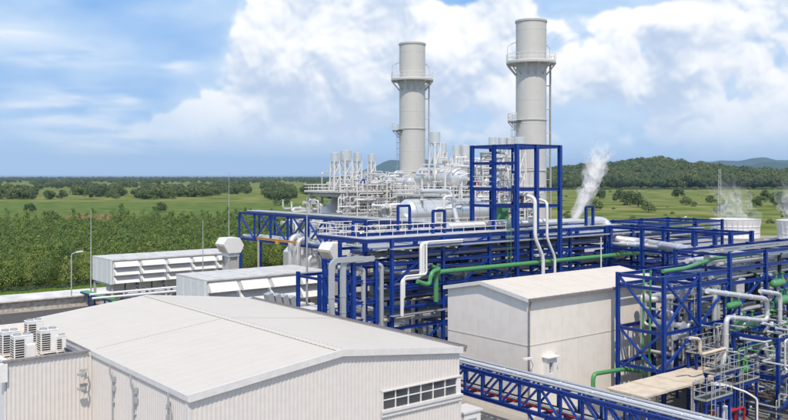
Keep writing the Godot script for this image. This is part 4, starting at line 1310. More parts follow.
func big_vessel():
	# insulated horizontal vessel with a domed end and a nozzle cone
	var n = 81.0
	var xa = gx(407, n)
	var xb = gx(486, n)
	var h = hy(213, xa, n)
	var r = 1.72
	var t = thing("steam_vessel", "big horizontal silver vessel with a domed end in front of the boiler", "vessel", V(xa, 0, n))
	var mb = MB.new()
	mb.lathe(V(xa, h, n), V(1, 0, 0), [[-0.9, 0.0], [-0.86, r * 0.3], [-0.7, r * 0.6], [-0.4, r * 0.86], [0, r], [xb - xa, r], [xb - xa + 0.4, r * 0.8], [xb - xa + 0.8, 0]], 32)
	var s = part(t, "shell", mb, M.silver)
	for k in 9:
		mb = MB.new()
		mb.lathe(V(xa + 0.2 + k * (xb - xa) / 9.0, h, n), V(1, 0, 0), [[0, r], [0, r + 0.025], [0.1, r + 0.025], [0.1, r]], 32)
		part(s, "strap", mb, M.galv)
	mb = MB.new()
	mb.lathe(V(xa - 0.6, h - 0.75, n - 0.5), V(-1, 0, -0.4), [[0, 0.8], [0.9, 0.62], [1.0, 0.75], [1.15, 0.75], [1.15, 0]], 18)
	part(t, "nozzle", mb, M.silver)
	for k in 3:
		var x = xa + 1.2 + k * (xb - xa - 2.4) / 2.0
		slab(t, "saddle", x - 0.25, h - r - 0.9, n - 1.3, x + 0.25, h - r * 0.55, n + 1.3, M.steelgrey)
		for j in [-1.1, 1.1]: beam(t, "leg", V(x, 0, n + j), V(x, h - r - 0.9, n + j), 0.35, 0.35, M.blue)
	deck(t, xa - 1.0, n - 2.6, xb, n - 1.8, h - r - 0.2, "f")
	jumble(t, xa + 1.0, n - 2.4, xb, n - 1.0, h - 2.0, h + 3.2, 18, 77, [M.silver, M.white, M.galv], 0.08, 0.2)
	# big pipe looping over
	mb = MB.new()
	mb.tube([V(xa + 1.4, h + 2.7, n - 1.0), V(xa + 6.4, h + 2.7, n - 1.0), V(xa + 6.4, h - 3.0, n - 2.9)], 0.33, 12, 0.9)
	part(t, "pipe", mb, M.silver)
func boilers():
	var l = []
	for f in [[335, 114.6, 21.9, 1.5, 0.7], [346, 114.6, 22.3, 1.7, 0.95], [357.5, 114.6, 22.0, 1.5, 0.66], [371.5, 114.6, 21.8, 1.4, 0.6]]:
		var x = gx(f[0], f[1])
		l.append([x, f[1], f[2] - f[3], maxf(f[4], 0.6), f[3]])
	boiler(118.0, "boiler house with four silencers on white lattice legs, on the plantation side", l, false)
	l = []
	for f in [[435, 88.0, 24.2, 1.6, 0.72], [443, 89.5, 22.8, 1.5, 0.5], [456, 88.0, 22.4, 1.5, 0.5], [465, 88.0, 22.5, 1.6, 0.75], [492.5, 88.0, 23.8, 1.6, 0.6], [502, 88.0, 23.8, 1.6, 0.62], [510, 87.5, 23.8, 1.6, 0.6], [519.5, 85.5, 23.8, 1.7, 0.8]]:
		var x = gx(f[0], f[1])
		l.append([x, f[1], f[2] - f[3], f[4], f[3]])
	boiler(89.0, "boiler house with silver drums and eight silencers behind the tall blue steel tower", l, true)
	chimney(99.2, 89.0, 42.4, 35.8, 26.6, "tall grey chimney with a round railed platform rising behind the tall blue steel tower")
	chimney(99.2, 118.0, 42.4, 35.7, 26.4, "tall grey chimney with a round railed platform beside the lattice silencers")
	big_vessel()
	var mb = MB.new()
	# green vertical vessel beside the tower
	var n = 65.0
	var x = gx(502, n)
	var h = 13.0
	var t = thing("green_vessel", "upright green vessel with a domed top beside the tall blue steel tower", "vessel", V(x, 12.44, n))
	mb.lathe(V(x, h, n), Vector3.UP, [[-0.25, 0.0], [-0.1, 0.5], [0, 0.74], [1.75, 0.74], [1.95, 0.55], [2.05, 0.0]], 20)
	part(t, "shell", mb, M.green)
	for k in 4:
		var a = TAU * k / 4 + 0.4
		beam(t, "leg", V(x + 0.55 * cos(a), 12.44, n + 0.55 * sin(a)), V(x + 0.55 * cos(a), h + 0.3, n + 0.55 * sin(a)), 0.14, 0.14, M.blue)
	slab(t, "platform", x - 1.0, 12.4, n - 0.9, x + 1.0, 12.44, n + 0.9, M.galv)

# ---------------------------------------------------------------- blue steelwork
func frame_tower(called, label, xs, ns, levels, top, cw, m, brace = [], base = 0.0):
	# columns on a grid, ring beams on each level
	var t = thing(called, label, "steel frame", V(xs[0], base, ns[0]))
	for x in xs:
		for n in ns:
			beam(t, "column", V(x, base, n), V(x, top, n), cw, cw, m)
	for h in levels:
		for n in ns:
			for k in xs.size() - 1: beam(t, "beam", V(xs[k], h - 0.2, n), V(xs[k + 1], h - 0.2, n), 0.18, 0.28, m)
		for x in xs:
			for k in ns.size() - 1: beam(t, "beam", V(x, h - 0.21, ns[k]), V(x, h - 0.21, ns[k + 1]), 0.17, 0.26, m)
	for b in brace: beam(t, "brace", b[0], b[1], 0.17, 0.17, m, BOX)
	return t
func pipe(label, group, pts, r, m, flange = 0.0, called = "pipe", sides = 12):
	var t = thing(called, label, "pipe", pts[0], group)
	var mb = MB.new()
	mb.tube(pts, r, sides)
	part(t, "run", mb, m)
	if flange > 0.0:
		for k in pts.size() - 1:
			var len = pts[k].distance_to(pts[k + 1])
			var c = int(len / flange)
			for j in c:
				var z = (pts[k + 1] - pts[k]).normalized()
				var p = pts[k] + z * (j + 0.5) * len / c
				mb = MB.new()
				mb.rod(p - z * 0.04, p + z * 0.04, r + 0.03, r + 0.03, sides)
				part(t, "band", mb, m)
	return t
func cross(xa, xb, n, h0, h1, both = true) -> Array:
	var l = [[V(xa, h0, n), V(xb, h1, n)]]
	if both: l.append([V(xb, h0, n), V(xa, h1, n)])
	return l
func crossn(x, na, nb, h0, h1, both = true) -> Array:
	var l = [[V(x, h0, na), V(x, h1, nb)]]
	if both: l.append([V(x, h0, nb), V(x, h1, na)])
	return l
func main_rack():
	var xs = []
	for k in 10: xs.append(46.4 + 6.1 * k)
	var ns = [58.0, 66.0]
	var br = []
	for k in [0, 1, 3, 5]: br.append_array(cross(xs[k], xs[k + 1], 58.0, 6.3, 10.2 if k > 0 else 6.2, false))
	br.append_array(cross(xs[1], xs[2], 58.0, 10.4, 12.2, false))
	br.append_array(cross(xs[0], xs[1], 58.0, 8.3, 12.1, false))
	br.append_array(cross(xs[0], xs[1], 58.0, 0.3, 4.4))
	br.append_array(cross(xs[1], xs[2], 58.0, 4.5, 0.3, false))
	br.append_array(cross(xs[3], xs[4], 58.0, 8.3, 12.1))
	var t = frame_tower("pipe_rack", "long blue steel pipe rack behind the beige building, carrying pipes on many levels", xs, ns, [4.6, 6.4, 8.3, 10.4, 12.4], 12.4, 0.3, M.blue, br)
	for k in xs.size() - 1:
		for h in [5.5, 7.3, 7.8, 9.0, 9.6, 11.0, 11.7]:
			beam(t, "stringer", V(xs[k], h, 58.0), V(xs[k + 1], h, 58.0), 0.12, 0.18, M.blue)
			if k < 6: beam(t, "stringer", V(xs[k], h, 66.0), V(xs[k + 1], h, 66.0), 0.16, 0.26, M.blue)
	for x in xs: beam(t, "column", V(x, 0, 62.0), V(x, 12.4, 62.0), 0.36, 0.36, M.blue)
	# deck on the top with a railing
	for k in 6:
		slab(t, "grating", xs[k] - 2.6 + 0.01, 12.42, 58.3, xs[k + 1] - 2.61, 12.48, 61.0, M.galv)
	var mb = MB.new()
	mb.rail([V(43.8, 12.5, 58.25), V(61.2, 12.5, 58.25)], 1.1, 1.5, 0.035)
	mb.rail([V(43.8, 12.5, 58.25), V(43.8, 12.5, 66.0), V(60.0, 12.5, 66.0)], 1.1, 1.5, 0.04)
	part(t, "railing", mb, M.white)
	beam(t, "beam", V(43.8, 12.3, 58.0), V(46.2, 12.3, 58.0), 0.24, 0.3, M.blue)
	beam(t, "beam", V(43.8, 12.3, 66.0), V(46.2, 12.3, 66.0), 0.24, 0.3, M.blue)
	beam(t, "beam", V(43.8, 12.3, 58.0), V(43.8, 12.3, 66.0), 0.24, 0.3, M.blue)
	# solid tray floors on the inner levels
	for h in [8.32, 11.3]:
		for k in 8:
			slab(t, "tray_floor", xs[k] + 0.2, h, 60.2, xs[k + 1] - 0.2, h + 0.05, 65.7, M.galv)
	# pipes lying on the levels
	var r = RandomNumberGenerator.new()
	r.seed = 5
	var li = 0
	for h in [4.6, 6.4, 8.3, 10.4]:
		var n = 59.6
		while n < 65.6:
			var rad = r.randf_range(0.07, 0.21)
			var xa = 46.0 + r.randf_range(-1.0, 5.0)
			var xb = r.randf_range(82.0, 101.0)
			var m = [M.silver, M.galv, M.galv, M.steelgrey, M.steelgrey, M.brownpipe][r.randi() % 6]
			pipe("%s %s pipe lying along the %s tier of the long blue rack" % ["thin" if rad < 0.11 else ("thick" if rad > 0.165 else "mid sized"), {M.silver: "silver", M.galv: "galvanised", M.white: "white", M.steelgrey: "grey", M.brownpipe: "brown"}[m], {4.6: "lowest", 6.4: "second", 8.3: "third", 10.4: "uppermost"}[h]], "pipes on the long blue rack", [V(xa, h + rad + 0.01, n), V(xb, h + rad + 0.01, n)], rad, m, 6.0)
			n += rad * 2.0 + r.randf_range(0.15, 0.55)
			li += 1
	for k in 3:
		var n = 63.3 + k * 0.85
		pipe("thick silver pipe lying along the top of the long blue rack", "silver pipes on top of the long blue rack", [V(66.0 + k, 12.42 + 0.25, n), V(80.0, 12.42 + 0.25, n)], 0.24, M.silver, 3.5)
	var n = 62.2
	pipe("long white pipe on the rack top leading to the tall blue steel tower", "", [V(gx(448, n), 12.95, n), V(gx(520, n), 12.95, n), V(gx(545, n), 12.95, n)], 0.28, M.white, 4.0)
	# cable trays
	for k in 2:
		var h = [5.6, 11.5][k]
		var tr = thing("cable_tray", "galvanised cable tray hung along the long blue pipe rack", "cable tray", V(46.0, h, 57.6), "cable trays on the long blue rack")
		slab(tr, "tray", 46.0, h, 57.35, 96.0, h + 0.06, 57.8, M.galv)
		slab(tr, "rim", 46.0, h + 0.06, 57.35, 96.0, h + 0.16, 57.38, M.galv)
	# dark pumps and tanks standing under the rack
	for k in 12:
		var x = 48.0 + k * 3.6
		var p = thing("pump_skid", "dark pump skid with motor standing under the long blue rack", "pump", V(x, 0, 60.5), "pump skids under the long blue rack")
		slab(p, "base", x - 0.9, 0.02, 59.8, x + 0.9, 0.4, 61.2, M.concrete)
		mb = MB.new()
		mb.lathe(V(x - 0.8, 0.95, 60.5), V(1, 0, 0), [[0, 0], [0, 0.4], [0.9, 0.4], [0.95, 0.15], [1.1, 0.15], [1.1, 0.5], [1.5, 0.5], [1.5, 0]], 14)
		part(p, "motor", mb, M.dark if k % 2 else M.valveblue)
		mb = MB.new()
		mb.tube([V(x + 0.5, 1.2, 60.5), V(x + 0.5, 3.4, 60.5), V(x + 0.5, 3.4, 63.0)], 0.16, 9)
		part(p, "discharge_pipe", mb, M.galv)
	# green line along the front, with two goosenecks at its end
	n = 56.9
	pipe("thick green pipe running along the front of the long blue rack above the beige roof", "", [V(gx(436, n), 6.6, n), V(gx(436, n), 9.25, n), V(88.0, 9.25, n), V(88.0, 9.25, 60.0)], 0.23, M.green, 4.0, "green_pipe")
	pipe("short green gooseneck pipe next to the end of the thick green pipe", "", [V(gx(413, n), 8.7, n - 0.6), V(gx(421, n), 8.35, n - 0.6), V(gx(425, n), 8.35, n - 0.6), V(gx(427, n), 9.4, n - 0.6), V(gx(439, n), 9.55, n - 0.2), V(gx(442, n), 9.6, n + 1.5)], 0.2, M.green, 0.0, "green_pipe")
	# brackets that carry the green line
	for k in 7:
		var x = xs[k + 1]
		var b = thing("pipe_bracket", "blue bracket carrying the thick green pipe off the long rack", "bracket", V(x, 8.7, 57.8), "brackets under the thick green pipe")
		beam(b, "arm", V(x, 8.83, 57.78), V(x, 8.83, 56.5), 0.18, 0.2, M.blue)
		beam(b, "strut", V(x, 8.1, 57.78), V(x, 8.75, 56.7), 0.12, 0.12, M.blue, BOX)
	# white expansion pipes in front
	n = 57.0
	for k in 3:
		var o = k * 0.27
		pipe("white pipe of a stepped bundle dropping down the front of the long rack", "white pipe bundle on the rack front", [V(gx(462, n), 11.95 + o * 0.2, n - o * 0.2), V(gx(421, n) + o, 11.95 + o * 0.2, n - o * 0.2), V(gx(421, n) + o, hy(277, gx(421, n), n) + o * 0.4, n - o * 0.2), V(gx(402, n) + o * 0.3, hy(279, gx(402, n), n) + o * 0.4, n - o * 0.2), V(gx(402, n) + o * 0.3, hy(316 - k * 9, gx(402, n), n), n - o * 0.2)], 0.10 if k else 0.17, M.white, 0.0)
	for f in [[363.5, 268, 330], [381.5, 264, 326]]:
		var x = gx(f[0], 57.3)
		pipe("grey pipe hooping down the end of the long blue rack", "grey hooped pipes at the rack end", [V(x - 1.4, hy(f[1], x, 57.3), 59.0), V(x - 0.4, hy(f[1], x, 57.3), 57.3), V(x, hy(f[1] + 2, x, 57.3), 57.3), V(x, hy(f[2], x, 57.3), 57.3)], 0.2, M.galv)
	jumble(t, 47.0, 59.0, 96.0, 65.0, 1.0, 9.5, 130, 909, [M.silver, M.galv, M.steelgrey, M.brownpipe, M.dark], 0.07, 0.24)
	# pipes that drop behind the beige roof, white offsets by the tower
	for f in [[535, 195, 291], [547, 199, 289]]:
		var nn = 56.2
		var x = gx(f[0], nn)
		var d = 1.2
		pipe("white pipe bending down beside the tall blue tower to behind the beige roof", "white pipes by the tall blue tower", [V(x, hy(f[1], x, nn), nn + 1.4), V(x, hy(f[1] + 3, x, nn), nn), V(x, hy(238, x, nn), nn), V(x + d, hy(258, x, nn), nn), V(x + d, hy(f[2] - 10, x, nn), nn), V(x + d, hy(f[2], x, nn), nn)], 0.19 if f[0] < 540 else 0.14, M.white, 0.0)
func trusses():
	# truss bridge running away toward the plantation
	var xs = [60.4, 63.8]
	var n0 = 66.4
	var n1 = 112.0
	var t = thing("pipe_truss_bridge", "high blue truss bridge running from the long rack toward the plantation", "bridge", V(60.4, 0, n0))
	var bays = 10
	var top = 12.5
	var low = 8.7
	for x in xs:
		beam(t, "chord", V(x, top, n0), V(x, top, n1), 0.28, 0.32, M.blue)
		beam(t, "chord", V(x, low, n0), V(x, low, n1), 0.28, 0.32, M.blue)
		for k in bays + 1:
			var n = lerpf(n0, n1, float(k) / bays)
			beam(t, "post", V(x, low, n), V(x, top, n), 0.24, 0.24, M.blue)
			if k < bays:
				var m = lerpf(n0, n1, float(k + 1) / bays)
				if k % 2: beam(t, "diagonal", V(x, low, n), V(x, top, m), 0.2, 0.2, M.blue, BOX)
				else: beam(t, "diagonal", V(x, top, n), V(x, low, m), 0.2, 0.2, M.blue, BOX)
		for n in [76.0, 95.5, 111.8]: beam(t, "leg", V(x, 0, n), V(x, low, n), 0.42, 0.42, M.blue)
	for k in bays + 1:
		var n = lerpf(n0, n1, float(k) / bays)
		for h in [low, top]: beam(t, "cross_beam", V(xs[0], h, n), V(xs[1], h, n), 0.2, 0.28, M.blue)
	for k in 5:
		var x = 60.95 + k * 0.58
		var r = [0.24, 0.16, 0.22, 0.12, 0.2][k]
		pipe("silver pipe lying inside the high blue truss bridge", "pipes in the high truss bridge", [V(x, low + 0.16 + r, n0 + 0.3), V(x, low + 0.16 + r, n1 - 0.4)], r, [M.silver, M.white, M.galv, M.silver, M.steelgrey][k], 7.0)
	for k in 3: pipe("thin pipe lying on top of the high blue truss bridge", "pipes on the high truss bridge top", [V(61.2 + k * 0.8, top + 0.32, n0), V(61.2 + k * 0.8, top + 0.32, n1 - 1.0)], 0.12, M.galv)
	# looped silver pipes under it
	for k in 3:
		var nn = 96.0 - k * 1.5
		var x = gx([291, 298, 309][k], nn)
		pipe("silver pipe hooping up beside the high truss bridge and back down", "silver hooped pipes by the truss bridge", [V(x, 2.0, nn), V(x, [9.9, 9.6, 7.4][k], nn), V(x + [2.4, 2.0, 1.6][k], [9.9, 9.6, 7.4][k], nn), V(x + [2.4, 2.0, 1.6][k], [7.5, 7.6, 2.0][k], nn)], [0.42, 0.36, 0.3][k], M.silver, 0.0)
	# yellow hoist beam
	var y = thing("hoist_beam", "yellow hoist beam on posts below the high truss bridge", "crane", V(58.5, 0, 97.0))
	var yh = hy(241, 58.5, 97.0)
	beam(y, "girder", V(58.8, yh, 104.0), V(58.8, yh, 93.5), 0.2, 0.28, M.yellow)
	for n in [103.5, 94.2]: beam(y, "post", V(58.8, 0, n), V(58.8, yh - 0.15, n), 0.2, 0.2, M.steelgrey)
	slab(y, "trolley", 58.6, yh - 0.5, 98.0, 59.0, yh - 0.145, 98.6, M.yellow)
	# low truss bridge in front of the beige building
	var bx = [41.7, 43.6]
	n0 = 24.4
	n1 = 49.0
	top = 4.2
	low = 2.4
	t = thing("pipe_truss_bridge", "low blue truss bridge with a red pipe inside, passing the beige building", "bridge", V(41.7, 0, n0))
	bays = 14
	for x in bx:
		beam(t, "chord", V(x, top, n0), V(x, top, n1), 0.24, 0.28, M.blue)
		beam(t, "chord", V(x, low, n0), V(x, low, n1), 0.22, 0.26, M.blue)
		for k in bays + 1:
			var n = lerpf(n0, n1, float(k) / bays)
			beam(t, "post", V(x, low, n), V(x, top, n), 0.16, 0.16, M.blue)
			if k < bays:
				var m = lerpf(n0, n1, float(k + 1) / bays)
				if k < bays / 2: beam(t, "diagonal", V(x, top, m), V(x, low, n), 0.13, 0.13, M.blue, BOX)
				else: beam(t, "diagonal", V(x, top, n), V(x, low, m), 0.13, 0.13, M.blue, BOX)
		for n in [46.5, 36.0, 24.8]:
			beam(t, "leg", V(x, 0, n), V(x, low, n), 0.3, 0.3, M.blue)
			beam(t, "brace", V(x, 0.6, n), V(x, low, n + 1.8), 0.13, 0.13, M.blue, BOX)
	for k in bays + 1:
		var n = lerpf(n0, n1, float(k) / bays)
		for h in [low, top]: beam(t, "cross_beam", V(bx[0], h, n), V(bx[1], h, n), 0.14, 0.2, M.blue)
	for k in 4:
		var x = 42.0 + k * 0.42
		var r = [0.08, 0.12, 0.07, 0.10][k]
		pipe(["thin galvanised pipe at the shed side on top of the low truss bridge", "thick silver pipe on top of the low truss bridge", "slim white pipe on top of the low truss bridge", "galvanised pipe on top of the low truss bridge, beside the beige building"][k], "pipes on top of the low truss bridge", [V(x, 0.1, n0 - 0.5 - k * 0.3), V(x, top + 0.16 + r, n0 - 0.5 - k * 0.3), V(x, top + 0.16 + r, n1 - 0.5)], r, [M.galv, M.silver, M.white, M.galv][k], 5.0)
	pipe("red fire water pipe lying inside the low truss bridge", "", [V(42.1, low + 0.30, n0), V(42.1, low + 0.30, 47.0)], 0.075, M.red, 2.6, "red_pipe")
	for k in 3: pipe("grey pipe lying inside the low truss bridge", "pipes inside the low truss bridge", [V(42.5 + k * 0.33, low + 0.16 + 0.1, n0), V(42.5 + k * 0.33, low + 0.16 + 0.1, 48.0)], 0.1, [M.galv, M.silver, M.dark][k])
	pipe("insulated white pipe lying high inside the low truss bridge", "", [V(43.1, top - 0.45, n0), V(43.1, top - 0.45, 46.0)], 0.14, M.white, 4.0)
func towers():
	# tall open blue tower that stands astride the long rack
	var xs = [61.5, 64.4, 68.0]
	var ns = [57.05, 60.2, 63.4]
	var top = 21.2
	var t = thing("steel_tower", "tall open tower of blue steel beams standing astride the long rack", "steel frame", V(61.5, 0, 57.05))
	for x in xs:
		for n in ns:
			var low = 0.0 if n < 58.0 and x != xs[1] else 12.6
			beam(t, "column", V(x, low, n), V(x, top, n), 0.36, 0.36, M.blue)
	for h in [top, 16.8, 15.1]:
		for n in ns:
			if h < 16.0 and n > 58.0: continue
			for k in 2: beam(t, "beam", V(xs[k], h - 0.16, n), V(xs[k + 1], h - 0.16, n), 0.2, 0.32, M.blue)
		for x in xs:
			for k in 2: beam(t, "beam", V(x, h - 0.17, ns[k]), V(x, h - 0.17, ns[k + 1]), 0.19, 0.30, M.blue)
	for k in 2:
		beam(t, "beam", V(xs[0], 19.3, ns[k]), V(xs[0], 19.3, ns[k + 1]), 0.18, 0.26, M.blue)
		beam(t, "beam", V(xs[k], 19.3, ns[2]), V(xs[k + 1], 19.3, ns[2]), 0.18, 0.26, M.blue)
	beam(t, "brace", V(xs[0], 10.0, ns[0]), V(xs[0] - 3.0, 6.6, ns[0]), 0.16, 0.16, M.blue, BOX)
	slab(t, "grating", xs[0] + 0.2, 16.81, ns[1] + 0.2, xs[1] - 0.2, 16.87, ns[2] - 0.2, M.galv)
	var mb = MB.new()
	mb.rail([V(xs[0], 16.85, ns[1]), V(xs[0], 16.85, ns[2])], 1.1, 1.4, 0.035)
	part(t, "railing", mb, M.white)
	jumble(t, xs[0] + 0.4, ns[0] + 2.6, xs[1], ns[2], 15.4, 20.4, 24, 61, [M.silver, M.white, M.galv], 0.05, 0.13)
	mb = MB.new()
	mb.ladder(V(60.9, 6.0, 57.5), V(60.9, 13.4, 57.5), V(0, 0, 1))
	part(t, "ladder", mb, M.green)
	# end frame of the long rack, with the galvanised risers
	var x0 = gx(352, 57.4)
	t = frame_tower("end_frame", "blue end frame with many rungs at the galvanised ducts", [x0, x0 + 2.4], [57.2, 61.5], [10.7, 9.2, 7.4, 5.9, 4.4], 10.7, 0.34, M.blue, crossn(x0, 57.2, 61.5, 4.6, 7.2, false))
	for k in 2:
		var xd = gx([330.5, 342.0][k], 56.6 + k * 0.2)
		var nn = 56.6 + k * 0.2
		var tp = hy(258.5, xd, nn)
		var d = thing("galvanised_duct", ["galvanised cable duct rising with a rounded elbow, next to the low portal frame", "galvanised cable duct rising with a rounded elbow, against the blue end frame"][k], "duct", V(xd, 0, nn), "galvanised risers")
		slab(d, "riser", xd, 0.0, nn, xd + 0.42, tp - 0.8, nn + 0.3, M.galv)
		mb = MB.new()
		var prev = null
		for j in 7:
			var a = PI / 2 * j / 6.0
			var ro = V(xd + 0.8 - 0.8 * cos(a), tp - 0.8 + 0.8 * sin(a), 0)
			var ri = V(xd + 0.8 - 0.38 * cos(a), tp - 0.8 + 0.38 * sin(a), 0)
			var ring = [ro + V(0, 0, nn), ri + V(0, 0, nn), ri + V(0, 0, nn + 0.3), ro + V(0, 0, nn + 0.3)]
			if prev != null: mb.hexa([prev[0], prev[1], prev[2], prev[3], ring[0], ring[1], ring[2], ring[3]])
			prev = ring
		part(d, "elbow", mb, M.galv)
		slab(d, "horizontal_run", xd + 0.8, tp - 0.42, nn, xd + 3.4, tp, nn + 0.3, M.galv)
		for j in 6: slab(d, "joint_band", xd - 0.03, 1.2 + j * 1.35, nn - 0.03, xd + 0.45, 1.28 + j * 1.35, nn + 0.33, M.galv)
	# low portal beside the ducts
	var np = 66.0
	var xp = gx(307, 69.0)
	t = frame_tower("portal_frame", "low blue portal frame between the white shed and the galvanised ducts", [xp, xp + 3.4], [66.8, 70.6], [hy(275, xp, 69.0)], hy(273, xp, 69.0), 0.32, M.blue)
	# rack on the right, before the beige wall
	xs = [56.1, 61.0]
	ns = [36.9, 41.1]
	var br = crossn(56.1, 36.9, 41.1, 6.0, 10.1, false)
	br.append_array(crossn(56.1, 36.9, 41.1, 6.0, 2.4, true))
	br.append_array(cross(56.1, 61.0, 36.9, 6.0, 10.1, true))
	br.append_array(cross(56.1, 61.0, 36.9, 3.3, 5.9, false))
	t = frame_tower("braced_tower", "blue braced steel tower standing before the beige wall", xs, ns, [10.3, 9.5, 6.1, 3.2], 10.3, 0.27, M.blue, br)
	xs = [65.6, 71.6, 78.0, 84.0, 90.0]
	ns = [36.9, 42.0]
	br = []
	for k in 3: br.append_array(cross(xs[k], xs[k + 1], 36.9, 6.3, 9.4, k == 1))
	br.append_array(cross(xs[0], xs[1], 36.9, 0.3, 3.0))
	br.append_array(cross(xs[1], xs[2], 36.9, 0.3, 3.0))
	frame_tower("pipe_rack", "wide blue steel rack over the green equipment, at the braced tower's side", xs, ns, [11.6, 10.4, 9.2, 6.2, 3.2], 11.6, 0.3, M.blue, br)
	t = thing("link_frame", "blue link beams joining the braced tower to the wide rack", "steel frame", V(61, 8, 37), "")
	for n in [36.9, 41.1]:
		for h in [10.1, 9.3, 6.0]: beam(t, "beam", V(61.2, h, n), V(65.4, h, n), 0.22, 0.36, M.blue)
		beam(t, "brace", V(61.2, 6.1, n), V(65.4, 9.1, n), 0.16, 0.16, M.blue, BOX)
	# cross rack between the long rack and the wide rack
	xs = [77.0, 81.0]
	ns = [43.2, 47.2, 53.3, 57.4]
	frame_tower("pipe_rack", "blue cross rack with open top frames joining the two racks", xs, ns, [12.5, 10.2, 8.4], 12.5, 0.36, M.blue)
	t = thing("goalpost_frame", "narrow tall blue goalpost frame on the long rack by the steam plume", "steel frame", V(gx(586, 59.0), 12.4, 59.0))
	var gxa = gx(586, 59.0)
	var gh = hy(207, gxa, 59.0)
	for k in 2: beam(t, "post", V(gxa + k * 1.2, 12.41, 59.0), V(gxa + k * 1.2, gh, 59.0), 0.26, 0.26, M.blue)
	beam(t, "crossbar", V(gxa - 0.1, gh, 59.0), V(gxa + 1.3, gh, 59.0), 0.26, 0.26, M.blue)
	for f in [[433, 60.0, 211], [353, 62.0, 222], [398, 64.0, 206]]:
		var x = gx(f[0], f[1])
		var h = hy(f[2], x, f[1])
		t = thing("portal_frame", {433: "small blue portal on the rack deck before the silver vessel", 353: "small blue portal on the rack deck's railed end", 398: "slim blue portal on the rack deck beside the vessel dome"}[f[0]], "steel frame", V(x, 12.5, f[1]))
		for k in 2: beam(t, "post", V(x + k * 1.5, 12.49, f[1]), V(x + k * 1.5, h, f[1]), 0.22, 0.22, M.blue)
		beam(t, "crossbar", V(x - 0.1, h, f[1]), V(x + 1.6, h, f[1]), 0.22, 0.24, M.blue)
	# pipes along the cross rack and the wide rack
	for k in 6:
		var x = 77.5 + k * 0.55
		pipe("pipe lying along the blue cross rack", "pipes on the cross rack", [V(x, 10.25 + 0.2, 42.5), V(x, 10.25 + 0.2, 58.0)], [0.2, 0.13, 0.18, 0.12, 0.2, 0.1][k], [M.silver, M.galv, M.white, M.galv, M.silver, M.galv][k], 5.0)
	for h in [6.22, 9.22, 10.42]:
		for k in 6:
			var n = 37.6 + k * 0.72
			var r = [0.2, 0.12, 0.24, 0.1, 0.18, 0.15][(k + int(h)) % 6]
			pipe("%s pipe on the %s tier of the wide blue rack" % ["silver galvanised grey white galvanised silver".split(" ")[(k + int(h * 2)) % 6] + (" thin" if r < 0.14 else " thick"), {6.22: "lower", 9.22: "middle", 10.42: "upper"}[h]], "pipes on the wide blue rack", [V(65.0, h + r, n), V(90.5, h + r, n)], r, [M.silver, M.galv, M.steelgrey, M.white, M.galv, M.silver][(k + int(h * 2)) % 6], 6.0)
	for k in 2:
		var tr = thing("cable_tray", "wide galvanised cable tray on top of the wide blue rack", "cable tray", V(65.4, 11.6, 37.6 + k * 1.4), "cable trays on the wide rack")
		slab(tr, "tray", 64.0, 11.62, 37.4 + k * 1.4, 90.0, 11.68, 37.85 + k * 1.4, M.galv)
		slab(tr, "rim", 64.0, 11.68, 37.4 + k * 1.4, 90.0, 11.80, 37.43 + k * 1.4, M.galv)
	# big silver line with elbows behind the roof
	var n = 57.2
	pipe("fat silver pipe with two elbows stepping down onto the cross rack", "", [V(gx(588, 60.0), 12.9, 60.0), V(gx(606, 60.0), 12.9, 60.0), V(gx(612, 58.0), 10.9, 58.0), V(gx(640, 56.0), 10.6, 56.0), V(gx(690, 46.0), 10.7, 46.0)], 0.45, M.silver, 3.0)
